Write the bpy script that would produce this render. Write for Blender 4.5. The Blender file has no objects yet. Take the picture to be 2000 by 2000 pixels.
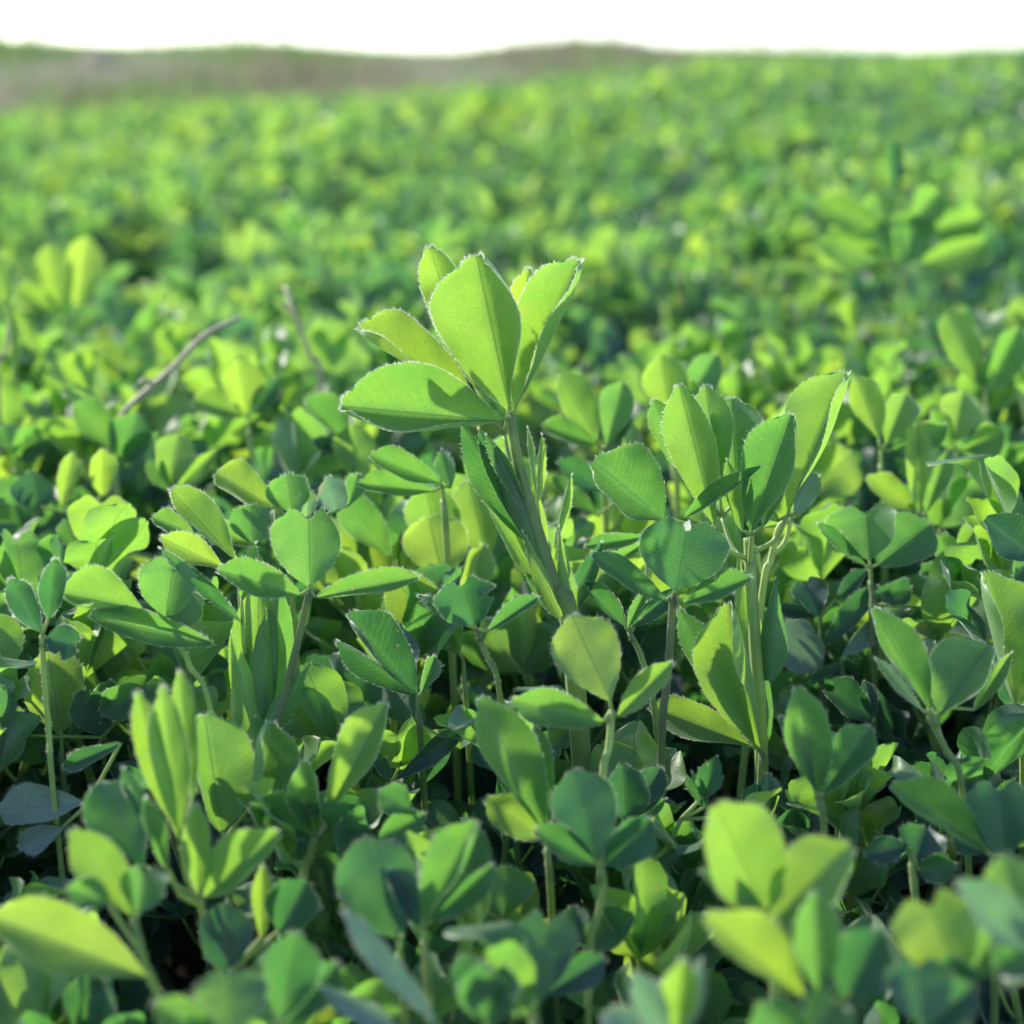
import bpy, math, random
import numpy as np
from mathutils import Vector, Matrix

random.seed(7); RNG = np.random.default_rng(7)
R = math.radians

# ------------------------------------------------------------------ camera, sky, sun, exposure
LENS, PITCH, CAMZ, FPX = 60.0, 12.7, 0.27, 60.0/36.0*2000.0
FOCUS = 0.425
scn = bpy.context.scene
col = scn.collection
cam = bpy.data.objects.new('camera', bpy.data.cameras.new('camera'))
col.objects.link(cam); scn.camera = cam
cam.location = (0, 0, CAMZ)
cam.rotation_euler = (R(90-PITCH), 0, 0)
cam.data.lens = LENS; cam.data.sensor_width = 36
cam.data.clip_start = 0.01; cam.data.clip_end = 2000
cam.data.dof.use_dof = True
cam.data.dof.focus_distance = FOCUS
cam.data.dof.aperture_fstop = 10.0

SUN_AZ, SUN_EL = -48.0, 30.0          # degrees clockwise from +Y (the view direction)
world = bpy.data.worlds.new('World'); scn.world = world; world.use_nodes = True
wn = world.node_tree; wn.nodes.clear()
sky = wn.nodes.new('ShaderNodeTexSky'); sky.sky_type = 'NISHITA'; sky.sun_disc = False
sky.sun_elevation = R(SUN_EL); sky.sun_rotation = R(SUN_AZ)
sky.air_density = 1.0; sky.dust_density = 0.6; sky.ozone_density = 2.0
bgn = wn.nodes.new('ShaderNodeBackground'); bgn.inputs['Strength'].default_value = 0.15
wo = wn.nodes.new('ShaderNodeOutputWorld')
wn.links.new(sky.outputs[0], bgn.inputs[0]); wn.links.new(bgn.outputs[0], wo.inputs[0])

sun = bpy.data.objects.new('sun', bpy.data.lights.new('sun', 'SUN')); col.objects.link(sun)
sun.data.energy = 3.3; sun.data.angle = R(1.5); sun.data.color = (1.0, 0.94, 0.84)
sd = Vector((math.sin(R(SUN_AZ))*math.cos(R(SUN_EL)), math.cos(R(SUN_AZ))*math.cos(R(SUN_EL)), math.sin(R(SUN_EL))))
sun.rotation_euler = sd.to_track_quat('Z', 'Y').to_euler()
scn.view_settings.view_transform = 'Standard'; scn.view_settings.look = 'None'
scn.view_settings.gamma = 1.0; scn.view_settings.exposure = 1.18
scn.render.resolution_x = scn.render.resolution_y = 1024
scn.render.engine = 'CYCLES'
scn.cycles.max_bounces = 8; scn.cycles.diffuse_bounces = 4; scn.cycles.transmission_bounces = 6

# ------------------------------------------------------------------ helpers
sp, cp = math.sin(R(PITCH)), math.cos(R(PITCH))
FW = np.array([0, cp, -sp]); UP = np.array([0, sp, cp]); CAM = np.array([0, 0, CAMZ])
def P(px, py, D):
    "world point at depth D (m along the optical axis) seen at (px,py) of the 2000 px frame"
    return CAM + D*(FW + np.array([1., 0, 0])*(px-1000)/FPX - UP*(py-1000)/FPX)
def proj(p):
    q = np.asarray(p)-CAM; d = float(q @ FW)
    return 1000+q[0]/d*FPX, 1000-(q @ UP)/d*FPX, d
def unit(v):
    return v/(np.linalg.norm(v)+1e-12)
def smooth(a, b, x):
    t = np.clip((x-a)/(b-a), 0, 1); return t*t*(3-2*t)

UK = np.array([-.6, -.3, 0, .12, .3, .6])
def slope(u): return np.interp(u, UK, [.018, .019, .0345, .0470, .0495, .0495])
def edge(u): return np.interp(u, UK, [11, 12, 16, 22, 25, 25])
CU = np.array([-.6, -.3, -.15, -.03, .0, .03, .06, .12, .16, .27, .295, .6])
def crest(u): return np.interp(u, CU, np.array([.0455, .0465, .0462, .0435, .0470, .0490, .0490, .0440, .0425, .0430, .0470, .047])-.0025)
def ground_z(x, y):
    "height of the soil"
    x = np.asarray(x, float); y = np.asarray(y, float)
    d = np.hypot(x, y)
    front = smooth(-.2, .6, y/np.maximum(d, 1e-6))
    u = np.clip(x/np.maximum(y, .45), -.6, .6)
    near = np.exp(-(d/1.2)**2)
    s = (slope(u)*(1-near)+.038*near)*front
    de = edge(u); dc = de+9
    zf = s*np.minimum(d, de)
    ae = (zf-.27)/de
    k = smooth(0, 1, (np.minimum(d, dc)-de)/(dc-de))
    ang = ae+(crest(u)-ae)*k
    zb = ang*np.minimum(d, dc)+.27 - .02*np.maximum(d-dc, 0)
    z = np.where(d < de, zf, np.where(y > 0, zb, zf - .01*(d-de)))
    return z

def mesh_obj(name, V, F, mats, parent=None, uv=None, tint=None, fmat=None, smoothing=True, attrs=None):
    "one mesh object from arrays; F is a list of (n,3) or (n,4) int arrays"
    me = bpy.data.meshes.new(name)
    V = np.asarray(V, dtype=np.float32).reshape(-1, 3)
    F = [np.asarray(f, dtype=np.int32) for f in F if len(f)]
    me.vertices.add(len(V)); me.vertices.foreach_set('co', V.ravel())
    loops = np.concatenate([f.ravel() for f in F])
    tot = np.concatenate([np.full(len(f), f.shape[1], dtype=np.int32) for f in F])
    start = np.concatenate([[0], np.cumsum(tot)[:-1]]).astype(np.int32)
    me.loops.add(len(loops)); me.loops.foreach_set('vertex_index', loops)
    me.polygons.add(len(tot)); me.polygons.foreach_set('loop_start', start); me.polygons.foreach_set('loop_total', tot)
    me.polygons.foreach_set('use_smooth', np.full(len(tot), smoothing))
    if uv is not None:
        l = me.uv_layers.new(name='UVMap'); l.data.foreach_set('uv', np.asarray(uv, np.float32)[loops].ravel())
    if tint is not None:
        a = me.attributes.new('tint', 'FLOAT', 'POINT')
        a.data.foreach_set('value', np.broadcast_to(np.asarray(tint, np.float32), (len(V),)).copy())
    for k, v in (attrs or {}).items():
        a = me.attributes.new(k, 'FLOAT', 'POINT'); a.data.foreach_set('value', np.asarray(v, np.float32))
    for m in mats: me.materials.append(m)
    if fmat is not None: me.polygons.foreach_set('material_index', np.asarray(fmat, np.int32))
    me.update(calc_edges=True); me.validate()
    o = bpy.data.objects.new(name, me); col.objects.link(o)
    if parent is not None: o.parent = parent
    return o
def tag(o, label=None, cat=None, group=None, kind=None):
    if label: o['label'] = label
    if cat: o['category'] = cat
    if group: o['group'] = group
    if kind: o['kind'] = kind
    return o
def empty(name, loc, label, cat, group=None):
    o = bpy.data.objects.new(name, None); col.objects.link(o); o.location = Vector(loc)
    o.empty_display_size = 0.01
    return tag(o, label, cat, group)

class Geo:
    "collects vertices, quads, triangles with uv, tint and material index"
    def __init__(s): s.V = []; s.Q = []; s.T = []; s.UV = []; s.TI = []; s.qm = []; s.tm = []; s.n = 0
    def add(s, V, Q=None, T=None, uv=None, tint=.5, mat=0):
        V = np.asarray(V).reshape(-1, 3)
        if Q is not None and len(Q): s.Q.append(np.asarray(Q)+s.n); s.qm.append(np.full(len(Q), mat))
        if T is not None and len(T): s.T.append(np.asarray(T)+s.n); s.tm.append(np.full(len(T), mat))
        s.V.append(V); s.UV.append(uv if uv is not None else np.full((len(V), 2), .5))
        s.TI.append(np.full(len(V), tint)); s.n += len(V)
    def arrays(s):
        V = np.concatenate(s.V); UV = np.concatenate(s.UV); TI = np.concatenate(s.TI)
        Q = np.concatenate(s.Q) if s.Q else np.zeros((0, 4), int); T = np.concatenate(s.T) if s.T else np.zeros((0, 3), int)
        fm = np.concatenate(s.qm+s.tm) if (s.qm or s.tm) else np.zeros(0, int)
        return V, Q, T, UV, TI, fm
    def build(s, name, mats, parent=None, origin=None):
        V, Q, T, UV, TI, fm = s.arrays()
        if origin is not None: V = V-np.asarray(origin)
        return mesh_obj(name, V, [Q, T], mats, parent, UV, TI, fm)

def catmull(pts, rad, sub=5):
    pts = np.asarray(pts, float); rad = np.asarray(rad, float)
    if len(pts) < 3:
        t = np.linspace(0, 1, sub+1)[:, None]
        return pts[0]*(1-t)+pts[1]*t, rad[0]*(1-t[:, 0])+rad[1]*t[:, 0]
    p = np.vstack([2*pts[0]-pts[1], pts, 2*pts[-1]-pts[-2]])
    out = []; ro = []
    for i in range(len(pts)-1):
        a, b, c, d = p[i:i+4]
        for t in np.linspace(0, 1, sub, endpoint=False):
            out.append(.5*(2*b+(c-a)*t+(2*a-5*b+4*c-d)*t*t+(3*b-a-3*c+d)*t**3)); ro.append(rad[i]*(1-t)+rad[i+1]*t)
    out.append(pts[-1]); ro.append(rad[-1])
    return np.array(out), np.array(ro)
def tube(g, pts, rad, sides=8, sub=5, tint=.5, mat=0, hairs=0, hmat=1, hl=.0009):
    c, r = catmull(pts, rad, sub)
    n = len(c); tg = np.gradient(c, axis=0); tg /= np.linalg.norm(tg, axis=1)[:, None]+1e-12
    ref = np.array([.3, 1., .1]); a = np.cross(tg, ref); a /= np.linalg.norm(a, axis=1)[:, None]+1e-12
    b = np.cross(tg, a)
    th = np.linspace(0, 2*np.pi, sides, endpoint=False)
    rr = r[:, None]*(1+.07*np.cos(th*4))[None, :]
    V = c[:, None, :]+rr[..., None]*(a[:, None, :]*np.cos(th)[None, :, None]+b[:, None, :]*np.sin(th)[None, :, None])
    idx = np.arange(n*sides).reshape(n, sides); nx = np.roll(idx, -1, 1)
    Q = np.stack([idx[:-1], nx[:-1], nx[1:], idx[1:]], -1).reshape(-1, 4)
    uv = np.stack(np.broadcast_arrays(th[None, :]/(2*np.pi)+0*c[:, :1], np.linspace(0, 1, n)[:, None]+0*th[None, :]), -1).reshape(-1, 2)
    V = V.reshape(-1, 3)
    cap = np.array([c[0]+0*c[0], c[-1]])
    V = np.vstack([V, cap]); uv = np.vstack([uv, [[.5, 0], [.5, 1]]])
    i0, i1 = n*sides, n*sides+1
    T = [[i0, nx[0, k], idx[0, k]] for k in range(sides)]+[[i1, idx[-1, k], nx[-1, k]] for k in range(sides)]
    g.add(V, Q, T, uv, tint, mat)
    if hairs:
        k = RNG.integers(0, n, hairs); t = RNG.uniform(0, 2*np.pi, hairs)
        d = a[k]*np.cos(t)[:, None]+b[k]*np.sin(t)[:, None]
        f = RNG.uniform(0, 1, hairs)[:, None]; k2 = np.minimum(k+1, n-1)
        base = (c[k]*(1-f)+c[k2]*f)+d*(r[k]*.9)[:, None]
        hair_tris(g, base, d+tg[k]*RNG.uniform(-.2, .9, hairs)[:, None], hl*.8, hmat)
def hair_tris(g, base, d, ln, mat, w=.000034):
    n = len(base); d = d+RNG.normal(0, .25, (n, 3)); d /= np.linalg.norm(d, axis=1)[:, None]
    L = (.12+1.15*RNG.random(n)**1.6)*ln
    s = np.cross(d, RNG.normal(0, 1, (n, 3))); s /= np.linalg.norm(s, axis=1)[:, None]
    s *= w
    V = np.stack([base-s, base+s, base+d*L[:, None]], 1).reshape(-1, 3)
    g.add(V, None, np.arange(3*n).reshape(n, 3), None, .5, mat)

def prof(knots):
    t = np.linspace(0, 1, 121); y = np.interp(t, knots[0], knots[1])
    k = np.ones(9)/9; yp = np.concatenate([np.full(4, y[0]), y, y[-1]+(y[-1]-y[-2])*np.arange(1, 5)])
    y2 = np.convolve(yp, k, 'valid'); y2[0] = knots[1][0]
    return t, y2
PROF = {
    'o': prof(([0, .05, .14, .28, .45, .62, .78, .9, .96, 1], [.03, .14, .36, .66, .90, 1., .97, .78, .58, .34])),
    'r': prof(([0, .05, .14, .28, .45, .6, .76, .9, .96, 1], [.04, .26, .55, .82, .97, 1.0, .95, .75, .56, .34])),
    'h': prof(([0, .05, .15, .3, .45, .6, .76, .88, .95, 1], [.04, .20, .48, .76, .92, 1.0, 1.02, .95, .86, .68])),
    'l': prof(([0, .08, .25, .45, .65, .82, .92, 1], [.05, .30, .72, .98, .95, .68, .42, .12])),
    'p': prof(([0, .1, .3, .5, .75, .9, 1], [.35, .75, 1., .8, .42, .17, .03])),
}
NOTCH = {'o': .012, 'r': .03, 'h': .17, 'l': 0., 'p': 0.}
def leaflet(g, B, T, ex, en, wl, wr, al, ar, shape='o', tint=.5, nt=24, nh=6, bend=0., curl=0., serr=1., hairs=0, wav=1., mat=0, hmat=1, rng=RNG, bite=None):
    """blade from B to T; ex points to its right side, en is the face normal; wl, wr are true half widths,
    al, ar the angles each half is folded up towards en; bend arches it along its length"""
    ez = T-B; L = np.linalg.norm(ez); ez = ez/L
    t = np.linspace(0, 1, nt+1)**.92; s = np.linspace(-1, 1, 2*nh+1)
    s = np.sign(s)*np.abs(s)**.9
    tt, ss = np.meshgrid(t, s, indexing='ij')
    w = np.interp(tt, *PROF[shape]); sa = np.abs(ss)
    tipk = smooth(.55, 1., tt)
    drop = {'o': .055, 'r': .06, 'h': .10, 'l': .01, 'p': 0.}[shape]
    yy = tt*(1-0*ss) - drop*tipk*sa**2.2 + (.03*smooth(.8, 1, tt)*np.sin(np.pi*sa) if shape == 'h' else 0) - NOTCH[shape]*smooth(.72, 1, tt)*np.exp(-(ss/(.38 if shape == 'h' else .22))**2)
    if serr:
        amp = .0065*serr
        kk = np.arange(nt+1)%2*2-1
        for e in (0, -1):
            w[:, e] *= 1+(amp*1.6*kk*smooth(.55, .8, t))*L/max(wl, wr, 1e-4)*.5*(1+.6*rng.normal(0, .5, nt+1))
        k2 = np.arange(2*nh+1)%2*2-1
        yy[-1] += amp*k2*(1+.5*rng.normal(0, .5, 2*nh+1))
    ph = rng.uniform(0, 6.28, 4)
    half = np.where(ss < 0, wl, wr); ang = np.where(ss < 0, al, ar)
    ang = ang*(.62+.5*sa)                                   # each half is gently cupped
    ang = ang+wav*.10*np.sin(tt*7+ph[0]+ss)*sa
    x = np.sign(ss)*sa*half*w*np.cos(ang)
    n = sa*half*w*np.sin(ang)
    n += wav*L*.010*(np.sin(tt*9+ph[1]+2*ss)+.6*np.sin(tt*17+ph[2]-3*ss))*sa
    n += -.006*L*np.exp(-(ss/.12)**2)*(1-tt)                 # the midrib sinks a little
    n += bend*L*(tt**2-tt*.35) + curl*L*smooth(.7, 1, tt)*(tt-.7)
    if bite is not None:
        e, t0, dp = bite                                    # an insect bite in one margin
        f = 1-dp*np.exp(-((tt-t0)/.06)**2)*smooth(.3, 1, sa)*((ss < 0) == (e < 0))
        x *= f
    V = B+ez*(yy*L)[..., None]+ex*x[..., None]+en*n[..., None]
    nr, nc = V.shape[:2]; idx = np.arange(nr*nc).reshape(nr, nc)
    Q = np.stack([idx[:-1, :-1], idx[:-1, 1:], idx[1:, 1:], idx[1:, :-1]], -1).reshape(-1, 4)
    uv = np.stack([ss*.5+.5, tt], -1).reshape(-1, 2)
    g.add(V.reshape(-1, 3), Q, None, uv, tint, mat)
    if hairs:
        k = rng.integers(2, nr, hairs); left = rng.random(hairs) < .5
        c = np.where(left, 0, nc-1); a = V[k, c]; b = V[np.maximum(k-1, 0), c]
        f = rng.random(hairs)[:, None]; base = a*f+b*(1-f)
        inner = V[k, np.where(left, 1, nc-2)]
        d = a-inner; d = d/(np.linalg.norm(d, axis=1)[:, None]+1e-9)
        d = d+ez*.7
        m = max(hairs//4, 8); cc = rng.integers(0, nc-1, m); f = rng.random(m)[:, None]
        base2 = V[-1, cc]*f+V[-1, cc+1]*(1-f); d2 = np.tile(ez, (m, 1))
        m3 = max(hairs//4, 8); r3 = rng.integers(nr//4, nr-1, m3); c3 = rng.integers(0, nc, m3)
        base3 = V[r3, c3]; d3 = np.tile(ez, (m3, 1))*1.0+en*rng.choice([-1, 1], m3)[:, None]*.8
        hair_tris(g, np.vstack([base, base2]), np.vstack([d, d2]), .00105, hmat)
        hair_tris(g, base3, d3, .0007, hmat, .000035)
    return V

# ------------------------------------------------------------------ materials
def nt_new(name):
    m = bpy.data.materials.new(name); m.use_nodes = True; t = m.node_tree; t.nodes.clear()
    return m, t, (lambda ty, **k: _node(t, ty, k))
def _node(t, ty, k):
    n = t.nodes.new('ShaderNode'+ty)
    for a, b in k.items(): setattr(n, a, b)
    return n
def math_(t, op, a, b=None, c=None):
    n = t.nodes.new('ShaderNodeMath'); n.operation = op
    for i, v in enumerate((a, b, c)):
        if v is None: continue
        if isinstance(v, (int, float)): n.inputs[i].default_value = v
        else: t.links.new(v, n.inputs[i])
    return n.outputs[0]
def mixc(t, f, a, b, mode='MIX'):
    n = t.nodes.new('ShaderNodeMix'); n.data_type = 'RGBA'; n.blend_type = mode
    for i, v in ((0, f), (6, a), (7, b)):
        if isinstance(v, (int, float)): n.inputs[i].default_value = v
        elif isinstance(v, tuple): n.inputs[i].default_value = (*v, 1)
        else: t.links.new(v, n.inputs[i])
    return n.outputs[2]

def leaf_material(name, veins=True, pale=0.):
    m, t, N = nt_new(name); L = t.links.new
    uv = N('UVMap'); sx = N('SeparateXYZ'); L(uv.outputs[0], sx.inputs[0])
    at = N('Attribute', attribute_name='tint'); oi = N('ObjectInfo')
    u = math_(t, 'ABSOLUTE', math_(t, 'MULTIPLY_ADD', sx.outputs[0], 2.0, -1.0)); v = sx.outputs[1]
    tc = N('TexCoord')
    nz = N('TexNoise'); nz.inputs['Scale'].default_value = 160; nz.inputs['Detail'].default_value = 4; L(tc.outputs['Object'], nz.inputs['Vector'])
    nf = N('TexNoise'); nf.inputs['Scale'].default_value = 1400; nf.inputs['Detail'].default_value = 3; L(tc.outputs['Object'], nf.inputs['Vector'])
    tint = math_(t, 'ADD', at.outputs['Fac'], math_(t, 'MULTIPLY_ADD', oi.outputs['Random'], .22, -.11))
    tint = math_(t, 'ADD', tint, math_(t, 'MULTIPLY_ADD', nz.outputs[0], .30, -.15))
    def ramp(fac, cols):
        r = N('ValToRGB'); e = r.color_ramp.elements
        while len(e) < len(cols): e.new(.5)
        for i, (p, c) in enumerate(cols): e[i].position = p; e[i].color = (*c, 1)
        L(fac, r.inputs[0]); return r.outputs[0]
    top = ramp(tint, [(0, (.070, .112, .125)), (.22, (.045, .108, .078)), (.6, (.085, .180, .078)), (1, (.165, .285, .100))])  # low tints blue-grey: sky reflection and bluish shade put into the colour
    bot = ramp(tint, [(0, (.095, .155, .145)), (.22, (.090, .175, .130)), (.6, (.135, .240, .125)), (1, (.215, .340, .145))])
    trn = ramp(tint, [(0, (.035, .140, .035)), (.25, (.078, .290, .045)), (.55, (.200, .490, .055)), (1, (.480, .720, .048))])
    ge = N('NewGeometry')
    base = mixc(t, ge.outputs['Backfacing'], top, bot)
    if pale:
        base = mixc(t, pale, base, (.46, .56, .52)); trn = mixc(t, pale*.5, trn, (.30, .42, .25))
    # veins: midrib and slanting parallel side veins
    mid = math_(t, 'SUBTRACT', 1.0, math_(t, 'SMOOTH_MIN', math_(t, 'MULTIPLY', u, 22.0), 1.0, .2))
    q = math_(t, 'SUBTRACT', math_(t, 'MULTIPLY', v, 15.0), math_(t, 'MULTIPLY', u, 3.4))
    q = math_(t, 'ADD', q, math_(t, 'MULTIPLY', nz.outputs[0], 2.0))
    fr = math_(t, 'ABSOLUTE', math_(t, 'SUBTRACT', math_(t, 'FRACT', q), .5))
    side = math_(t, 'MAXIMUM', math_(t, 'SUBTRACT', 1.0, math_(t, 'MULTIPLY', fr, 7.0)), 0.0)
    side = math_(t, 'MULTIPLY', side, math_(t, 'MAXIMUM', math_(t, 'MULTIPLY_ADD', nz.outputs[0], 4.0, -1.5), 0.0))
    vein = math_(t, 'MAXIMUM', math_(t, 'MULTIPLY', mid, .9), math_(t, 'MULTIPLY', side, .24 if veins else 0.0))
    base = mixc(t, math_(t, 'MULTIPLY', vein, .45), base, (.17, .30, .10))
    trn = mixc(t, math_(t, 'MULTIPLY', mid, .65), trn, (.09, .22, .01))
    trn = mixc(t, math_(t, 'MULTIPLY', side, .26), trn, (.52, .72, .07))
    mott = math_(t, 'MULTIPLY_ADD', nf.outputs[0], .55, .72)
    hsv = N('HueSaturation'); L(base, hsv.inputs['Color']); L(mott, hsv.inputs['Value']); base = hsv.outputs[0]
    hs2 = N('HueSaturation'); L(trn, hs2.inputs['Color']); L(math_(t, 'MULTIPLY_ADD', nf.outputs[0], .3, .85), hs2.inputs['Value']); trn = hs2.outputs[0]
    vo = N('TexVoronoi'); vo.inputs['Scale'].default_value = 260; L(tc.outputs['Object'], vo.inputs['Vector'])
    sc = N('SeparateColor'); L(vo.outputs['Color'], sc.inputs[0])
    spot = math_(t, 'MULTIPLY', math_(t, 'LESS_THAN', vo.outputs['Distance'], .13), math_(t, 'GREATER_THAN', sc.outputs[0], .90))
    big = N('TexNoise'); big.inputs['Scale'].default_value = 55; L(tc.outputs['Object'], big.inputs['Vector'])
    brown = math_(t, 'MULTIPLY', math_(t, 'SUBTRACT', math_(t, 'ADD', big.outputs[0], math_(t, 'ADD', math_(t, 'MULTIPLY', u, .14), math_(t, 'MULTIPLY', v, .08))), .86), 12.0)
    brown = math_(t, 'MINIMUM', math_(t, 'MAXIMUM', brown, 0.0), 1.0)
    bad = math_(t, 'MAXIMUM', math_(t, 'MULTIPLY', spot, .6), math_(t, 'MULTIPLY', brown, .6))
    base = mixc(t, bad, base, (.36, .31, .16)); trn = mixc(t, bad, trn, (.50, .38, .10))
    rim = math_(t, 'GREATER_THAN', u, .955)
    rimt = math_(t, 'MULTIPLY', rim, math_(t, 'GREATER_THAN', v, .35))
    base = mixc(t, math_(t, 'MULTIPLY', rimt, .25), base, (.30, .27, .17))
    bs = N('Bump'); bs.inputs['Strength'].default_value = .35; bs.inputs['Distance'].default_value = .0004
    h = math_(t, 'ADD', math_(t, 'MULTIPLY', nf.outputs[0], .6), math_(t, 'MULTIPLY', vein, -.8))
    h = math_(t, 'ADD', h, math_(t, 'MULTIPLY', nz.outputs[0], 1.2))
    L(h, bs.inputs['Height'])
    p = N('BsdfPrincipled'); L(base, p.inputs['Base Color']); p.inputs['Roughness'].default_value = .48
    p.inputs['Specular IOR Level'].default_value = .85
    p.inputs['Sheen Weight'].default_value = .55; p.inputs['Sheen Roughness'].default_value = .35
    p.inputs['Sheen Tint'].default_value = (.9, 1, .92, 1)
    L(bs.outputs[0], p.inputs['Normal'])
    tr = N('BsdfTranslucent'); L(trn, tr.inputs['Color']); L(bs.outputs[0], tr.inputs['Normal'])
    mx = N('MixShader'); mx.inputs[0].default_value = .50
    L(p.outputs[0], mx.inputs[1]); L(tr.outputs[0], mx.inputs[2])
    o = N('OutputMaterial'); L(mx.outputs[0], o.inputs[0])
    return m
M_LEAF = leaf_material('alfalfa_leaf')
M_SILVER = leaf_material('silvery_leaf_painted_sheen', True, .62)  # pale base paints the sheen of the sky into these silvery leaves
M_FIELD = leaf_material('alfalfa_leaf_far', False, .12)

def hair_material():
    m, t, N = nt_new('leaf_hair'); L = t.links.new
    d = N('BsdfDiffuse'); d.inputs[0].default_value = (.78, .80, .68, 1)
    tr = N('BsdfTranslucent'); tr.inputs[0].default_value = (.85, .86, .70, 1)
    mx = N('MixShader'); mx.inputs[0].default_value = .55; L(d.outputs[0], mx.inputs[1]); L(tr.outputs[0], mx.inputs[2])
    o = N('OutputMaterial'); L(mx.outputs[0], o.inputs[0]); return m
M_HAIR = hair_material()
def stem_material(name, ramp_cols, trc=(.35, .55, .05), trf=.25):
    m, t, N = nt_new(name); L = t.links.new
    at = N('Attribute', attribute_name='tint'); tc = N('TexCoord')
    nz = N('TexNoise'); nz.inputs['Scale'].default_value = 220; L(tc.outputs['Object'], nz.inputs['Vector'])
    f = math_(t, 'ADD', at.outputs['Fac'], math_(t, 'MULTIPLY_ADD', nz.outputs[0], .5, -.25))
    r = N('ValToRGB'); e = r.color_ramp.elements
    while len(e) < len(ramp_cols): e.new(.5)
    for i, (p_, c) in enumerate(ramp_cols): e[i].position = p_; e[i].color = (*c, 1)
    L(f, r.inputs[0])
    uv = N('UVMap'); sx = N('SeparateXYZ'); L(uv.outputs[0], sx.inputs[0])
    rib = math_(t, 'SINE', math_(t, 'MULTIPLY', sx.outputs[0], 37.7))
    bs = N('Bump'); bs.inputs['Strength'].default_value = .3; bs.inputs['Distance'].default_value = .0003; L(rib, bs.inputs['Height'])
    p = N('BsdfPrincipled'); L(r.outputs[0], p.inputs['Base Color']); p.inputs['Roughness'].default_value = .5
    p.inputs['Sheen Weight'].default_value = .25; L(bs.outputs[0], p.inputs['Normal'])
    tr = N('BsdfTranslucent'); tr.inputs[0].default_value = (*trc, 1)
    mx = N('MixShader'); mx.inputs[0].default_value = trf; L(p.outputs[0], mx.inputs[1]); L(tr.outputs[0], mx.inputs[2])
    o = N('OutputMaterial'); L(mx.outputs[0], o.inputs[0]); return m
M_STEM = stem_material('alfalfa_stem', [(0, (.10, .060, .060)), (.35, (.13, .19, .07)), (.65, (.26, .38, .11)), (1, (.48, .58, .19))], (.45, .62, .08), .35)
M_DRY = stem_material('dry_stalk', [(0, (.26, .19, .12)), (.5, (.42, .33, .22)), (1, (.54, .46, .32))], (.3, .25, .2), .05)
MATS = [M_LEAF, M_HAIR, M_STEM]; SMATS = [M_SILVER, M_HAIR, M_STEM]
FMATS = [M_FIELD, M_HAIR, M_STEM]

def ground_material():
    m, t, N = nt_new('field_ground'); L = t.links.new
    tc = N('TexCoord')
    n1 = N('TexNoise'); n1.inputs['Scale'].default_value = 45; n1.inputs['Detail'].default_value = 8; L(tc.outputs['Object'], n1.inputs['Vector'])
    n2 = N('TexNoise'); n2.inputs['Scale'].default_value = .9; n2.inputs['Detail'].default_value = 5; L(tc.outputs['Object'], n2.inputs['Vector'])
    n3 = N('TexNoise'); n3.inputs['Scale'].default_value = 4; n3.inputs['Detail'].default_value = 6; L(tc.outputs['Object'], n3.inputs['Vector'])
    soil = mixc(t, n1.outputs[0], (.030, .022, .020), (.085, .066, .055))
    ba = N('Attribute', attribute_name='bank'); gr = N('Attribute', attribute_name='green')
    r = N('ValToRGB'); e = r.color_ramp.elements; e[0].position = .38; e[1].position = .62
    e[0].color = (.25, .21, .15, 1); e[1].color = (.19, .25, .09, 1); L(n2.outputs[0], r.inputs[0])
    dry = mixc(t, math_(t, 'MULTIPLY', n3.outputs[0], .45), r.outputs[0], (.32, .27, .20))
    grass = mixc(t, n3.outputs[0], (.12, .21, .06), (.19, .27, .09))
    bank = mixc(t, math_(t, 'MULTIPLY', gr.outputs['Fac'], 1.0), dry, grass)
    c = mixc(t, ba.outputs['Fac'], soil, bank)
    bs = N('Bump'); bs.inputs['Strength'].default_value = .8; bs.inputs['Distance'].default_value = .01; L(n1.outputs[0], bs.inputs['Height'])
    p = N('BsdfPrincipled'); L(c, p.inputs['Base Color']); p.inputs['Roughness'].default_value = .95; L(bs.outputs[0], p.inputs['Normal'])
    o = N('OutputMaterial'); L(p.outputs[0], o.inputs[0]); return m

# ------------------------------------------------------------------ ground
def make_ground():
    az = np.concatenate([np.linspace(-180, -40, 36, endpoint=False), np.linspace(-40, 40, 160, endpoint=False), np.linspace(40, 180, 36, endpoint=False)])
    rad = np.concatenate([np.geomspace(.03, 6, 90), np.linspace(6.2, 50, 150), np.geomspace(53, 900, 22)])
    A, D = np.meshgrid(np.radians(az), rad, indexing='ij')
    X, Y = D*np.sin(A), D*np.cos(A)
    Z = ground_z(X, Y)
    Z = Z+np.where(D < 8, .004*np.sin(X*61+1.3*np.sin(Y*37))*np.sin(Y*53)+.003*np.sin(X*140+Y*90), 0)
    na, nr = X.shape; idx = np.arange(na*nr).reshape(na, nr); nx = np.roll(idx, -1, 0)
    Q = np.stack([idx[:, :-1], nx[:, :-1], nx[:, 1:], idx[:, 1:]], -1).reshape(-1, 4)[:, ::-1]
    V = np.stack([X, Y, Z], -1).reshape(-1, 3); V = np.vstack([V, [[0, 0, float(ground_z(0, 0.001))]]])
    T = np.stack([idx[:, 0], nx[:, 0], np.full(na, na*nr)], -1)
    u = np.clip(X/np.maximum(Y, .45), -.6, .6); de = edge(u)
    bank = smooth(-.3, .4, D-de)*(Y > 0)
    right = smooth(.07, .15, u)
    k = (D-de)/9
    green = np.clip(smooth(.62, .95, k)*(1-smooth(-.12, -.02, u))+right, 0, 1)
    at = {'bank': np.append(bank.ravel(), 0), 'green': np.append(green.ravel(), 0)}
    o = mesh_obj('ground', V, [Q, T], [ground_material()], attrs=at)
    tag(o, kind='structure')
make_ground()

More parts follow.
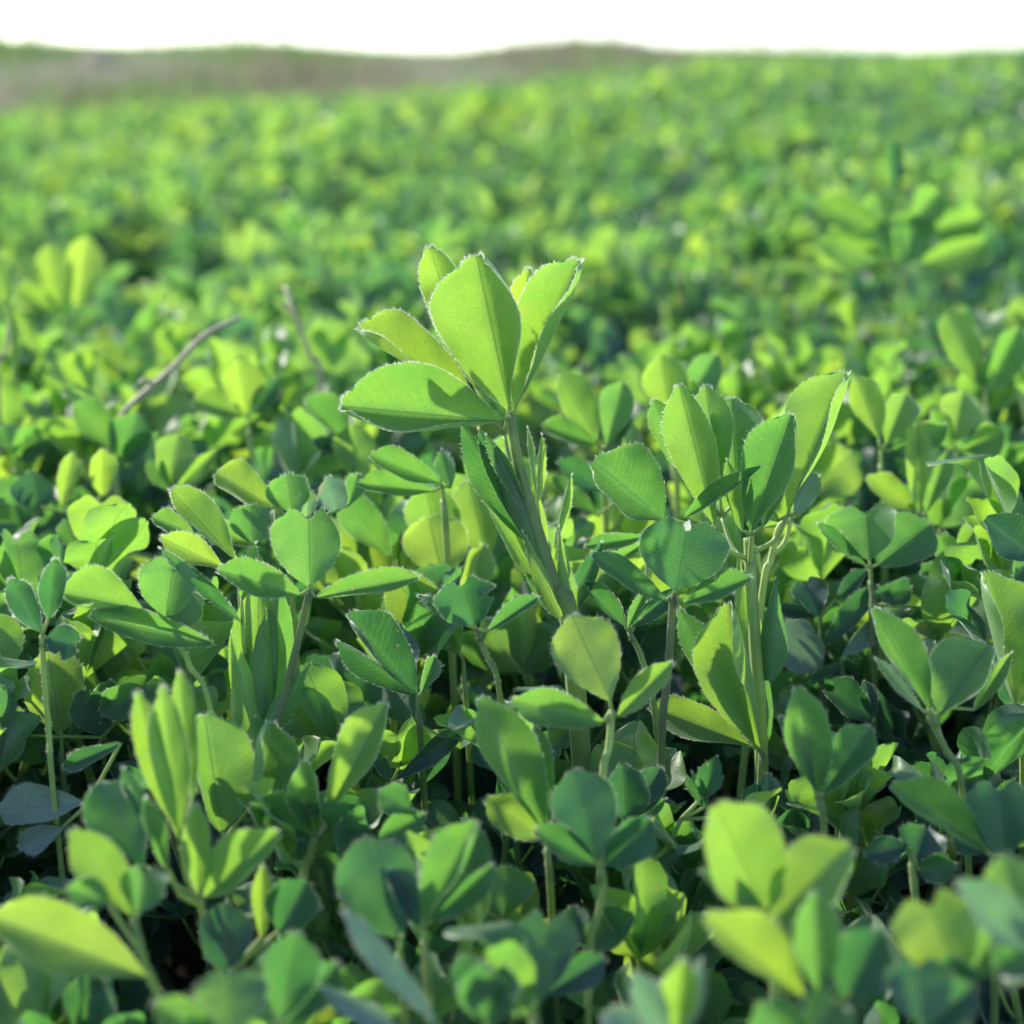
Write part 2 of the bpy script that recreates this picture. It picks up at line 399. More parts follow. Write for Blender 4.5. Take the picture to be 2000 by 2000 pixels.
# ------------------------------------------------------------------ one alfalfa shoot standing in the field (source of the copies)
def shoot_parts(seed, lod, height=.115, nodes=7, tone=.5, ls=1.25):
    "returns [(part name, Geo)] in local coordinates with the foot at the origin"
    rg = np.random.default_rng(seed); parts = []
    lean = rg.normal(0, .10, 2); H = height*rg.uniform(.9, 1.1)
    zs = np.linspace(0, 1, 6)
    sp_ = np.stack([lean[0]*H*zs**1.5+.002*np.sin(zs*6+seed), lean[1]*H*zs**1.5+.002*np.cos(zs*5+seed), H*zs], 1)
    def sat(f): return np.array([np.interp(f, zs, sp_[:, i]) for i in range(3)])
    g = Geo(); tube(g, sp_, np.interp(zs, [0, 1], [.0016, .0009]), 6 if lod == 0 else 3, 2 if lod == 0 else 1, tint=rg.uniform(.3, .7), mat=2)
    parts.append(('stem', g))
    ntv = {0: (16, 4), 1: (5, 2), 2: (3, 1)}[lod]
    phi = rg.uniform(0, 6.28)
    for i in range(nodes):
        f = .16+.84*(i+.6)/nodes
        young = (i/(nodes-1))
        phi += 2.4+rg.normal(0, .3)
        el = R(rg.uniform(15, 55)+22*young)
        out = np.array([math.cos(phi), math.sin(phi), 0.])
        d = out*math.cos(el)+np.array([0, 0, math.sin(el)])
        pl = rg.uniform(.014, .032)*(1-.45*young)
        a = sat(min(f, 1)); b = a+d*pl*.5+np.array([0, 0, -.001]); c = a+d*pl+np.array([0, 0, .002])
        g = Geo()
        tn = float(np.clip(tone+.55*(young-.62)+rg.normal(0, .13), 0.02, .98))  # age tone, steepened so lower leaves carry the dark of shaded gaps
        tube(g, [a, b, c], [.0007, .0006, .0005], 5 if lod == 0 else 3, 3 if lod == 0 else 1, tint=rg.uniform(.45, .9), mat=2)
        ax_el = el+R(rg.uniform(-25, 30)); ax_el = min(ax_el, R(86))
        ax = out*math.cos(ax_el)+np.array([0, 0, math.sin(ax_el)])
        tw = rg.normal(0, .35); sd_ = np.cross(ax, np.array([0, 0, 1.])); sd_ = unit(sd_ if np.linalg.norm(sd_) > .05 else np.cross(ax, out+[.1, .2, 0]))
        nm = unit(np.cross(sd_, ax))                     # upper face
        nm, sd_ = nm*math.cos(tw)+sd_*math.sin(tw), sd_*math.cos(tw)-nm*math.sin(tw)
        Ln = ls*rg.uniform(.014, .022)*(1-.12*young)
        shp = rg.choice(['o', 'o', 'r', 'h', 'l']); hw = Ln*{'o': .29, 'r': .37, 'h': .40, 'l': .25}[shp]*rg.uniform(.88, 1.1)
        fold = R(rg.uniform(8, 30)+28*young*rg.random())
        spread = R(rg.uniform(42, 72)*(1-.35*young))
        for kk, an in enumerate((0, spread, -spread)):
            dd = ax*math.cos(an)+sd_*math.sin(an); ddn = unit(dd+nm*rg.normal(.05, .18))
            ex = unit(np.cross(ddn, nm)); en = unit(np.cross(ex, ddn))
            off = .002 if kk == 0 else .0006
            bb = c+ddn*off; l2 = Ln*(1. if kk == 0 else .9)*rg.uniform(.92, 1.05)
            leaflet(g, bb, bb+ddn*l2, ex, en, hw, hw, fold*rg.uniform(.6, 1.3), fold*rg.uniform(.6, 1.3), shp, tn, ntv[0], ntv[1],
                    bend=rg.normal(-.04, .14), curl=rg.normal(0, .35) if lod == 0 else 0, serr=1 if lod == 0 else 0, hairs=0, wav=2.2 if lod < 2 else 0, rng=rg)
        parts.append(('leaf', g))
    return parts

def bake(shoots, rots, scales, posn, tones, pick):
    "many shoots in one mesh"
    VV, QQ, TT, UU, II, MM_Q, MM_T = [], [], [], [], [], [], []; n = 0
    for k, arr in enumerate(shoots):
        sel = np.where(pick == k)[0]
        if not len(sel): continue
        V, Q, T, UV, TI, fm = arr
        c, s = np.cos(rots[sel]), np.sin(rots[sel]); sc = scales[sel]
        X = (V[None, :, 0]*c[:, None]-V[None, :, 1]*s[:, None])*sc[:, None]+posn[sel, 0:1]
        Y = (V[None, :, 0]*s[:, None]+V[None, :, 1]*c[:, None])*sc[:, None]+posn[sel, 1:2]
        Z = V[None, :, 2]*sc[:, None]+posn[sel, 2:3]
        m = len(sel); off = (np.arange(m)*len(V)+n)[:, None, None]
        VV.append(np.stack([X, Y, Z], -1).reshape(-1, 3).astype(np.float32))
        QQ.append((Q[None]+off).reshape(-1, 4)); TT.append((T[None]+off).reshape(-1, 3))
        MM_Q.append(np.tile(fm[:len(Q)], m)); MM_T.append(np.tile(fm[len(Q):], m))
        UU.append(np.tile(UV, (m, 1))); II.append((TI[None]+tones[sel][:, None]).ravel())
        n += m*len(V)
    return np.concatenate(VV), np.concatenate(QQ), np.concatenate(TT), np.concatenate(UU), np.concatenate(II), np.concatenate(MM_Q+MM_T)
def merged(parts):
    g = Geo()
    for nme, q in parts:
        V, Q, T, UV, TI, fm = q.arrays()
        g.V.append(V); g.UV.append(UV); g.TI.append(TI)
        g.Q.append(Q+g.n); g.T.append(T+g.n); g.qm.append(fm[:len(Q)]); g.tm.append(fm[len(Q):]); g.n += len(V)
    return g.arrays()

# ------------------------------------------------------------------ the alfalfa plants one can single out, each laid out leaf by leaf
GRP = 'alfalfa shoots growing in the field'
def foot_of(p):
    return np.array([p[0], p[1], float(ground_z(p[0], p[1]))])
OCC = []
def plant(label, D, leaves, stem=None, r=.75, r1=None, stint=.6, group=GRP, hair=1.0, lean=0., bracts=()):
    """leaves: list of dict-like tuples (node_px, dD_mm, [leaflet,...]); leaflet = (bx,by,tx,ty,wl,wr,shape,tint,{options})
    half widths and positions in pixels of the photograph at depth D"""
    mm = .001
    pts = []
    if stem is None:
        nx_, ny_ = leaves[0][0]; stem = [(nx_, ny_+25), (nx_+8, ny_+120)]
    dd = [0]*len(stem)
    top3 = [P(q[0], q[1], D+(q[2] if len(q) > 2 else 0)*mm) for q in stem]
    end = top3[-1]; dirn = unit(top3[-1]-top3[0]) if len(top3) > 1 else np.array([0, 0, -1.])
    ft = foot_of(end+np.array([dirn[0]*.25, 0, 0])*max(end[2]-float(ground_z(end[0], end[1])), 0))
    path = top3+([ (end+ft)/2+np.array([0.001, .0, 0]), ft-np.array([0, 0, .004])] if end[2]-ft[2] > .004 else [])
    root = empty('alfalfa_shoot', ft, label, 'alfalfa plant', group)
    rr = np.interp(np.linspace(0, 1, len(path)), [0, 1], [r*mm, (r1 or r*1.2)*mm])
    g = Geo(); tube(g, path, rr, 10, 6, tint=stint, mat=2, hairs=int(420*hair), hl=.0010)
    so = g.build('stem', MATS, root, ft)
    OCC.append((ft[0], ft[1]))
    cpath, _ = catmull(path, rr, 6)
    for node, dD, lfs in leaves:
        g = Geo(); n3 = P(node[0], node[1], D+dD*mm)
        # petiole joins the stem a little below the node
        low = n3[2]-.008
        cand = cpath[cpath[:, 2] < low] if (cpath[:, 2] < low).any() else cpath[-1:]
        k = np.argmin(np.linalg.norm(cand-n3, axis=1)+.4*np.abs(cand[:, 2]-(n3[2]-.016))); at = cand[k]
        dist0 = np.linalg.norm(cpath-n3, axis=1).min()
        on_stem = dist0 < .0012
        lo = None
        if not on_stem:
            mid_ = (n3+at)/2+np.array([(n3[0]-at[0])*.15, 0, -.0015])
            tube(g, [n3, mid_, at], [.00050, .00062, .0008], 8, 5, tint=stint+.1, mat=2, hairs=int(50*hair))
        else:
            tube(g, [n3, n3+unit(at-n3)*.003], [.0006, .0008], 8, 2, tint=stint, mat=2)
        lo = g.build('leaf', MATS, root, ft)
        for lf in lfs:
            bx, by, tx, ty, wl, wr, shp, tn = lf[:8]; op = lf[8] if len(lf) > 8 else {}
            d0 = D+dD*mm; px = d0/FPX
            B = P(bx, by, d0); T = P(tx, ty, d0+op.get('dT', RNG.uniform(-5, 5))*mm)
            V_ = unit(CAM-(B+T)/2); ez = unit(T-B); ex = unit(np.cross(ez, V_)); en = unit(np.cross(ex, ez))
            H = max(wl, wr)/math.cos(R(op.get('f', 30)))
            al = math.acos(min(wl/H, 1))*op.get('sl', 1); ar = math.acos(min(wr/H, 1))*op.get('sr', 1)
            g = Geo()
            Lp = math.hypot(tx-bx, ty-by)
            leaflet(g, B, T, ex, en, H*px, H*px, al, ar, shp, tn, 30 if Lp > 120 else 22, 7, bend=op.get('bend', RNG.normal(0, .06)), curl=op.get('curl', 0),
                    hairs=int(hair*(60+Lp*1.5)), serr=op.get('serr', 1.), bite=op.get('bite'))
            if np.linalg.norm(B-n3) > .0006:
                tube(g, [B+ez*.0006, n3], [.00040, .0005], 6, 2, tint=.8, mat=2)
            lfo = g.build('leaflet', SMATS if op.get('silver') else MATS, lo, ft)
            if op.get('scar'):
                sc = Geo(); c = B+(T-B)*.90+en*.0006+ex*.0003
                a = np.linspace(0, 6.28, 10, endpoint=False)
                rad = np.array([1, .7, 1.1, .8, 1, 1.2, .7, 1, .8, 1.1])
                V = np.vstack([c+en*.0002, c+ex*(np.cos(a)*rad*.0009)[:, None]+ez*(np.sin(a)*rad*.0015)[:, None]])
                sc.add(V, None, [[0, 1+i, 1+(i+1)%10] for i in range(10)], None, .5, 1)
                tag(sc.build('leaf_scar', MATS, lfo, ft), 'pale dry scar eaten into the notch of the leaflet')
    for b in bracts:
        bx, by, tx, ty, wl, wr, shp, tn = b[:8]; op = b[8] if len(b) > 8 else {}
        dz = op.get('d', 0)*mm
        B = P(bx, by, D+dz); T = P(tx, ty, D+dz+op.get('dT', 0)*mm)
        V_ = unit(CAM-(B+T)/2); ez = unit(T-B); ex = unit(np.cross(ez, V_)); en = unit(np.cross(ex, ez))
        H = max(wl, wr)/math.cos(R(30)); px = D/FPX; g = Geo()
        leaflet(g, B, T, ex, en, H*px, H*px, math.acos(wl/H)*op.get('s', -1), math.acos(wr/H)*op.get('s', -1), shp, tn, 24, 5, bend=op.get('bend', 0.), curl=op.get('curl', 0), hairs=int(hair*70), serr=.3)
        g.build(op.get('name', 'stipule'), MATS, root, ft)
    return root

# --- the tall shoot in the middle
plant('tallest pale green alfalfa shoot in sharp focus, leaning left above the whole field', .42, [
    ((998, 812), 0, [
        (994, 800, 930, 498, 108, 62, 'o', .68, {'dT': -4, 'f': 30, 'bend': .05}),
        (1004, 802, 1134, 506, 82, 12, 'o', .66, {'dT': 2, 'f': 24, 'bend': -.04}),
        (986, 822, 664, 792, 44, 98, 'o', .66, {'dT': -6, 'f': 32, 'bend': .04})]),
    ((985, 850), 9, [
        (925, 775, 700, 640, 14, 74, 'o', .92, {'dT': 4}),
        (930, 760, 846, 506, 46, 40, 'o', .90, {'dT': 16, 'curl': .5}),
        (1000, 760, 1032, 528, 34, 30, 'o', .95, {'dT': 3})]),
    ], stem=[(998, 812), (1008, 885), (1026, 960), (1051, 1050), (1084, 1154), (1112, 1215)], r=1.0, r1=2.9, stint=.46, hair=3.0,
    bracts=[(1046, 1070, 903, 832, 44, 30, 'l', .38, {'name': 'folded_leaf', 'd': 5, 's': 1}),
            (1050, 1090, 968, 872, 26, 30, 'l', .55, {'name': 'folded_leaf', 'd': -2, 's': -1}),
            (1095, 1205, 1022, 1040, 26, 22, 'p', .72, {'d': -3}), (1100, 1200, 1092, 1030, 14, 24, 'p', .66, {'d': -1}), (1100, 1215, 1175, 1060, 20, 24, 'l', .15, {'d': 9, 's': 1, 'name': 'folded_leaf'}),
            (1040, 1060, 935, 838, 26, 24, 'l', .30, {'name': 'folded_leaf', 'd': 2, 's': 1}),
            (1032, 1000, 950, 850, 20, 16, 'l', .34, {'name': 'folded_leaf', 'd': -1, 's': 1}),
            (1040, 1118, 948, 975, 22, 26, 'p', .74, {'d': 3}),
            (1060, 1150, 975, 1010, 20, 22, 'p', .80, {'d': 6}),
            (1060, 1080, 1046, 940, 12, 16, 'p', .80, {'d': 4}),
            (1050, 985, 1058, 850, 8, 14, 'l', .78, {'d': 3, 'bend': .2, 'name': 'folded_leaf'}),
            (1046, 960, 1030, 835, 6, 10, 'l', .85, {'d': 1, 'bend': -.3, 'name': 'folded_leaf'}),
            (1082, 1070, 1116, 930, 8, 14, 'l', .70, {'d': 6, 'bend': .25, 'name': 'folded_leaf'}),
            (1120, 1215, 1085, 1040, 16, 22, 'p', .62, {'d': 4}),
            (1118, 1225, 1018, 1090, 24, 28, 'l', .30, {'d': 8, 's': 1, 'name': 'folded_leaf'})])

# --- the broad cluster right of it
plant('broad cluster of upright folded leaflets at the right of the tallest shoot, in focus', .435, [
    ((1400, 1035), -4, [(1298, 1015, 1158, 899, 54, 86, 'o', .52, {'dT': -3}),
                        (1336, 1012, 1484, 912, 26, 12, 'l', .42, {'dT': -10}),
                        (1395, 1025, 1326, 752, 52, 44, 'o', .72, {'dT': 0, 'f': 30})]),
    ((1410, 1010), 12, [(1405, 960, 1378, 752, 42, 42, 'o', .70), (1340, 930, 1275, 780, 30, 34, 'o', .62),
                        (1440, 980, 1428, 774, 50, 58, 'o', .62)]),
    ((1468, 1045), -8, [(1465, 1040, 1546, 808, 66, 42, 'o', .50, {'dT': -6}), (1490, 1030, 1530, 900, 20, 20, 'l', .6), (1450, 1040, 1420, 900, 18, 18, 'l', .8)]),
    ((1538, 1008), 2, [(1540, 1000, 1656, 726, 84, 16, 'o', .82, {'dT': 3, 'f': 12}), (1550, 1008, 1594, 924, 20, 20, 'o', .25, {'silver': 1}),
                       (1522, 1020, 1475, 960, 22, 14, 'o', .55)]),
    ], stem=[(1462, 1050), (1466, 1120), (1474, 1250), (1486, 1440)], r=1.3, r1=1.9, stint=.7,
    bracts=[(1478, 1300, 1440, 1080, 30, 24, 'p', .78, {}), (1500, 1330, 1515, 1130, 26, 34, 'p', .45, {'d': -3}), (1490, 1460, 1480, 1240, 22, 26, 'p', .5, {'d': 2})])
plant('alfalfa petiole with bright yellow green stalk right of the broad cluster', .45, [
    ((1545, 1015), 4, [(1545, 1010, 1600, 930, 16, 20, 'o', .4), (1538, 1020, 1490, 1030, 6, 8, 'l', .8), (1550, 1015, 1575, 960, 12, 12, 'l', .8)])],
    stem=[(1545, 1015), (1522, 1030), (1505, 1095), (1488, 1165)], r=.75, r1=1., stint=1.05)
plant('dark green heart-shaped leaf with a pale hole in its notch, on a dark upright stalk', .405, [
    ((1317, 1160), 0, [(1319, 1153, 1343, 1012, 84, 88, 'h', .25, {'dT': -2, 'f': 6, 'scar': 1, 'serr': .3, 'bend': .02}),
                       (1303, 1176, 1158, 1083, 22, 30, 'o', .22, {'dT': -3, 'serr': .4}),
                       (1327, 1181, 1468, 1128, 34, 20, 'o', .45, {'dT': -3, 'bite': (-1, .55, .4)})])],
    stem=[(1314, 1162), (1310, 1238), (1302, 1340), (1292, 1450)], r=.85, r1=1.0, stint=.12)
plant('pair of folded dark leaflets under the left side of the holed heart leaf', .43, [
    ((1228, 1232), 0, [(1224, 1228, 1140, 1138, 12, 30, 'o', .35), (1232, 1226, 1318, 1150, 18, 24, 'o', .18), (1226, 1226, 1262, 1150, 14, 12, 'l', .4)]),
    ((1270, 1062), 8, [(1262, 1048, 1144, 1066, 16, 18, 'o', .5), (1266, 1056, 1180, 1110, 12, 16, 'o', .45)])],
    stem=[(1230, 1236), (1255, 1290), (1280, 1400)], r=.7, stint=.5)
plant('bright yellow green leaf trio right below the tallest shoot stem', .380, [
    ((1194, 1386), 0, [(1193, 1371, 1116, 1202, 66, 66, 'o', .95, {'dT': 6, 'f': 12, 'bite': (1, .95, .25)}),
                       (1201, 1404, 1312, 1294, 30, 26, 'o', .66, {'dT': -4}),
                       (1184, 1412, 997, 1368, 36, 40, 'o', .50, {'dT': -5})])],
    stem=[(1195, 1390), (1189, 1460), (1176, 1545)], r=.75, stint=.95)
plant('long drooping veined leaflets hanging from a low node at centre right', .43, [
    ((1486, 1466), 0, [(1486, 1462, 1424, 1178, 92, 12, 'o', .74, {'dT': -4, 'f': 14, 'serr': .5}),
                       (1474, 1458, 1326, 1190, 34, 34, 'o', .45, {'dT': 6}),
                       (1466, 1456, 1268, 1380, 34, 46, 'o', .88, {'dT': 8})])],
    stem=[(1488, 1470), (1486, 1540)], r=.9, stint=.4)
# --- dark blue group at the right
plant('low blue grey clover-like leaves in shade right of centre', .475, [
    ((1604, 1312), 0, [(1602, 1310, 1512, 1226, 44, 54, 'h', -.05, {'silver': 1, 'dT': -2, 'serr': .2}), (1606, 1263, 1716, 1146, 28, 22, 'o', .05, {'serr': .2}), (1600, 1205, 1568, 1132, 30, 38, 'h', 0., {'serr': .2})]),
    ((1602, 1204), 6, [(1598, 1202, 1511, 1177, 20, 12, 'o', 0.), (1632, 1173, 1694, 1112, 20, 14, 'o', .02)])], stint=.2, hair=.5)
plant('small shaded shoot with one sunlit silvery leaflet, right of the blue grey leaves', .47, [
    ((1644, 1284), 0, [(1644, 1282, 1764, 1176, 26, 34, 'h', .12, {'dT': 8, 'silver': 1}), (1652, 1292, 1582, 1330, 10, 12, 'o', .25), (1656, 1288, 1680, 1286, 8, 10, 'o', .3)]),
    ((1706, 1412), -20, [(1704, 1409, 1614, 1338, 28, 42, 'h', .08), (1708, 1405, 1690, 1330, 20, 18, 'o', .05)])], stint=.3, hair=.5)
plant('rounded mid green heart leaves at the right, just behind the blue grey ones', .47, [
    ((1700, 1108), 0, [(1698, 1094, 1690, 985, 78, 62, 'h', .48, {'dT': 2, 'f': 8, 'serr': .2}), (1713, 1105, 1818, 1022, 58, 50, 'r', .42, {'f': 10, 'serr': .2}), (1694, 1108, 1596, 1020, 14, 16, 'o', .25)]),
    ((1858, 1104), 12, [(1856, 1099, 1834, 1036, 26, 24, 'h', .5), (1860, 1099, 1914, 1022, 24, 24, 'o', .58), (1852, 1102, 1800, 1120, 14, 18, 'o', .4)]),
    ((1700, 1180), 0, [(1700, 1160, 1782, 1150, 24, 30, 'r', .05), (1800, 1190, 1880, 1120, 26, 28, 'h', .05), (1740, 1250, 1840, 1200, 30, 30, 'r', .15)])], stint=.4)
plant('tall yellow green leaflet with a bright white rim at the right edge', .42, [
    ((1990, 1400), 0, [(1985, 1390, 1922, 1118, 14, 92, 'o', .82, {'dT': 3, 'f': 12}), (1995, 1395, 2060, 1240, 40, 40, 'o', .6)])], stint=.7)
plant('large smooth leaf pair with a yellow leaflet behind, at the right edge', .385, [
    ((1818, 1396), 0, [(1816, 1384, 1706, 1192, 24, 52, 'o', .50, {'dT': -3, 'serr': .3}),
                       (1836, 1396, 1934, 1258, 80, 40, 'r', .58, {'f': 10, 'serr': .2}),
                       (1804, 1391, 1710, 1286, 12, 14, 'o', .8, {'silver': 1})]),
    ((1822, 1380), 10, [(1820, 1370, 1868, 1252, 42, 46, 'o', .88), (1900, 1390, 1975, 1275, 16, 18, 'l', .6)])],
    stem=[(1814, 1398), (1850, 1470), (1880, 1550)], r=.65, stint=.55)
plant('upright pair of folded leaflets left of the large smooth pair', .375, [
    ((1600, 1556), 0, [(1598, 1550, 1556, 1342, 42, 52, 'o', .62, {'dT': -3, 'serr': .3}), (1606, 1552, 1700, 1420, 50, 40, 'o', .45, {'serr': .3}), (1592, 1545, 1524, 1400, 12, 26, 'o', .3, {'dT': 3})])],
    stem=[(1601, 1557), (1610, 1640)], r=.7, stint=.45)
plant('dark green three-part leaf standing alone on a pale stalk, lower centre', .35, [
    ((1173, 1690), 0, [(1168, 1684, 1118, 1504, 58, 68, 'o', .30, {'dT': 4, 'f': 10, 'serr': .2}),
                       (1166, 1692, 1043, 1620, 26, 38, 'o', .28, {'serr': .2}), (1180, 1692, 1272, 1600, 40, 48, 'o', .26, {'serr': .2})]),
    ((1150, 1850), 10, [(1142, 1842, 1240, 1786, 42, 38, 'r', .40), (1130, 1850, 1120, 1770, 30, 30, 'o', .3)])],
    stem=[(1175, 1695), (1179, 1735), (1165, 1800), (1152, 1860)], r=.65, stint=.7, hair=.6)
plant('blue green heart leaf below the dark three-part leaf', .325, [
    ((1048, 1955), 0, [(1047, 1947, 1072, 1778, 56, 62, 'h', .16, {'f': 10, 'serr': .2}), (1058, 1945, 1180, 1872, 34, 36, 'o', .14), (1040, 1950, 960, 1890, 34, 30, 'o', .2)])], stint=.3, hair=.4)
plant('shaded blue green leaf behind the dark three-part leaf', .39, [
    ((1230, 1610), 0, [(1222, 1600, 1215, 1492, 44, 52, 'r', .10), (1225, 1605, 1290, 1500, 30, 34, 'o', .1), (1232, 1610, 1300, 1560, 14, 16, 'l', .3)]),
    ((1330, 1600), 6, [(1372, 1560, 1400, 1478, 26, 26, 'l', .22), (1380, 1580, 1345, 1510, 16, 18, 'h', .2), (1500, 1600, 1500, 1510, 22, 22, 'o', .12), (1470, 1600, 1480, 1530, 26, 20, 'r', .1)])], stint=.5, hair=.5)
# --- out of focus foreground at the lower right
plant('large blurred rounded leaf pair in the right foreground', .312, [
    ((1505, 1800), 0, [(1494, 1778, 1392, 1558, 72, 92, 'r', .84, {'dT': -4, 'f': 8, 'serr': .2}), (1512, 1802, 1666, 1650, 80, 58, 'r', .72, {'f': 12, 'serr': .2}), (1500, 1795, 1370, 1700, 20, 34, 'o', .4)])], r=.8, stint=.6, hair=.5)  # tints of the two large leaflets raised to stand in for sunlight
plant('yellow blurred folded leaf at the bottom right', .285, [
    ((1580, 1965), 0, [(1570, 1948, 1376, 1790, 34, 78, 'o', .98, {'dT': -3, 'serr': .3}), (1600, 1940, 1590, 1742, 46, 50, 'o', .62), (1650, 1960, 1720, 1815, 62, 60, 'r', .22)])], r=.8, stint=.7, hair=.4)
plant('yellow green blurred heart leaf at the bottom right', .288, [
    ((1880, 1925), 0, [(1874, 1914, 1806, 1742, 88, 80, 'h', .98, {'f': 10, 'serr': .3}), (1885, 1920, 1965, 1800, 40, 46, 'o', .6), (1880, 1925, 1850, 1860, 50, 40, 'r', .2)])], stint=.6, hair=.4)  # heart leaflet's tint raised in place of direct sun
plant('pale-rimmed blurred leaf cut by the right edge in the foreground', .28, [
    ((2020, 1870), 0, [(2010, 1860, 1872, 1722, 34, 60, 'o', .42, {'dT': -3, 'silver': 1}), (2010, 1850, 1960, 1670, 55, 50, 'o', .62), (2015, 1870, 1950, 1900, 40, 50, 'r', .3)])], stint=.6, hair=.5)
plant('dark blurred heart leaf at the bottom edge right of centre', .275, [
    ((1800, 2010), 0, [(1800, 2000, 1790, 1868, 62, 66, 'h', .20, {'f': 10}), (1805, 2005, 1900, 1930, 46, 46, 'r', .25)])], stint=.4, hair=.3)
plant('silvery young folded leaves at the bottom edge right of centre', .285, [
    ((1320, 2020), 0, [(1322, 2015, 1336, 1868, 40, 38, 'o', .72), (1300, 2020, 1238, 1905, 32, 36, 'o', .30, {'silver': 1}), (1340, 2010, 1368, 1880, 20, 20, 'l', .45, {'silver': 1}), (1280, 2030, 1180, 1985, 40, 36, 'o', .12, {'silver': 1})])], stint=.7, hair=1.5)
plant('small green hearts cut by the bottom edge below the yellow folded leaf', .275, [
    ((1560, 2060), 0, [(1545, 2050, 1500, 1946, 60, 56, 'h', .5), (1570, 2050, 1640, 1950, 52, 58, 'h', .55)])], hair=.3)
plant('tilted dark leaf with grey rim right of the three-part leaf, mid right', .36, [
    ((1936, 1668), 0, [(1932, 1662, 1735, 1530, 24, 62, 'o', .60, {'dT': -3, 'serr': .3}), (1960, 1675, 1950, 1520, 66, 70, 'h', .12), (1930, 1668, 1860, 1640, 20, 24, 'o', .2)])], hair=.6, stint=.5)  # first leaflet's tint brightened to imitate sunlight on it
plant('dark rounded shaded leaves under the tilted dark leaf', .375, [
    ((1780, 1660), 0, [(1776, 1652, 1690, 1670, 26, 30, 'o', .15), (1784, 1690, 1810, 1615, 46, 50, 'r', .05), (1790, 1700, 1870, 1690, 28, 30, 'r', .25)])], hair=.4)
# --- left half, in focus
plant('heart leaf with two narrow side leaflets on a tall stalk, left of centre', .405, [
    ((605, 1152), 0, [(605, 1146, 602, 990, 72, 62, 'h', .55, {'dT': -2, 'f': 10, 'serr': .4}),
                      (590, 1164, 424, 1112, 30, 44, 'o', .52, {'dT': -6}), (612, 1168, 816, 1128, 36, 18, 'o', .60, {'dT': -4})])],
    stem=[(604, 1158), (585, 1240), (560, 1345), (545, 1450)], r=.85, r1=1.0, stint=.28,
    bracts=[(500, 1470, 505, 1135, 62, 58, 'l', .66, {'d': 10, 's': 1}), (515, 1440, 545, 1150, 44, 48, 'l', .55, {'d': 7}), (497, 1465, 452, 1235, 34, 40, 'p', .80, {'d': 2}), (505, 1420, 520, 1190, 36, 30, 'p', .70, {'d': 4}), (515, 1440, 606, 1296, 24, 26, 'p', .66, {'d': 0}), (495, 1540, 500, 1400, 22, 22, 'l', .85, {'d': 1})])
plant('folded leaflet with a silvery hairy edge pointing up left, left of the heart leaf', .415, [
    ((466, 1100), 0, [(462, 1096, 336, 958, 22, 46, 'o', .70, {'dT': 5, 'curl': .2}), (437, 1108, 314, 1050, 28, 34, 'o', .90)]),
    ((474, 1220), -4, [(472, 1216, 314, 1072, 14, 18, 'l', .28, {'dT': -8}), (470, 1170, 500, 1060, 16, 16, 'l', .5)])],
    stem=[(474, 1222), (477, 1275), (486, 1400), (496, 1460)], r=.8, r1=1.4, stint=.9, hair=1.8)
plant('three-part leaf with a bitten middle leaflet on a slanting pale stalk, at the left', .405, [
    ((323, 1208), 0, [(323, 1204, 340, 1090, 62, 50, 'h', .45, {'dT': -3, 'f': 10, 'bite': (1, .8, .3)}),
                      (280, 1190, 116, 1158, 20, 66, 'o', .60, {'dT': -4}), (426, 1262, 176, 1200, 30, 36, 'o', .55, {'dT': -6})])],
    stem=[(323, 1211), (350, 1258), (374, 1305), (415, 1400)], r=.6, stint=.7)
plant('yellow leaflet and green companions behind the silvery edged one', .47, [
    ((560, 1010), 0, [(545, 997, 420, 924, 30, 50, 'o', .92, {'dT': 3}), (572, 1002, 560, 926, 46, 44, 'r', .48), (560, 1010, 500, 985, 20, 20, 'o', .6)]),
    ((496, 1072), -10, [(495, 1065, 490, 986, 44, 48, 'r', .35), (490, 1060, 400, 1030, 26, 28, 'o', .55), (380, 1045, 298, 1010, 20, 30, 'o', .7)]),
    ((602, 1020), 0, [(600, 1012, 602, 952, 20, 20, 'l', .7, {'silver': 1}), (660, 1000, 640, 930, 30, 30, 'r', .2, {'silver': 1}), (680, 990, 700, 925, 20, 22, 'o', .4)])])
plant('pale diagonal leaflet and round yellow leaves left of the tallest stem', .50, [
    ((770, 1095), 0, [(766, 1086, 662, 960, 38, 38, 'o', .62, {'dT': -3})]),
    ((868, 1135), -20, [(865, 1130, 836, 1008, 60, 66, 'r', .95, {'f': 10}), (905, 1210, 944, 1062, 30, 34, 'o', .85)]),
    ((900, 1110), 0, [(862, 1090, 830, 948, 52, 54, 'r', .80), (952, 1098, 915, 936, 50, 54, 'o', .82)])], hair=1.2)
plant('yellow translucent big leaf low behind the dark centre leaf', .46, [
    ((905, 1290), 0, [(895, 1270, 760, 1120, 50, 52, 'o', .92), (900, 1280, 850, 1200, 40, 36, 'o', .7)])])
plant('dark heart leaf with a bite out of its margin, below the round yellow leaves', .40, [
    ((930, 1229), 0, [(927, 1222, 896, 1126, 64, 58, 'h', .25, {'dT': -2, 'bite': (1, .6, .35)}), (948, 1235, 1050, 1166, 24, 14, 'o', .28), (915, 1222, 816, 1162, 12, 14, 'o', .35, {'curl': -.5})])],
    stem=[(932, 1232), (955, 1290), (978, 1370)], r=.6, stint=.3)
plant('dark folded leaflet pair pointing up left, below the narrow side leaflet', .425, [
    ((816, 1362), 0, [(814, 1358, 680, 1198, 22, 64, 'o', .30, {'dT': -3}), (812, 1360, 658, 1252, 32, 14, 'o', .25), (822, 1356, 850, 1280, 16, 20, 'o', .5)])], stint=.4)
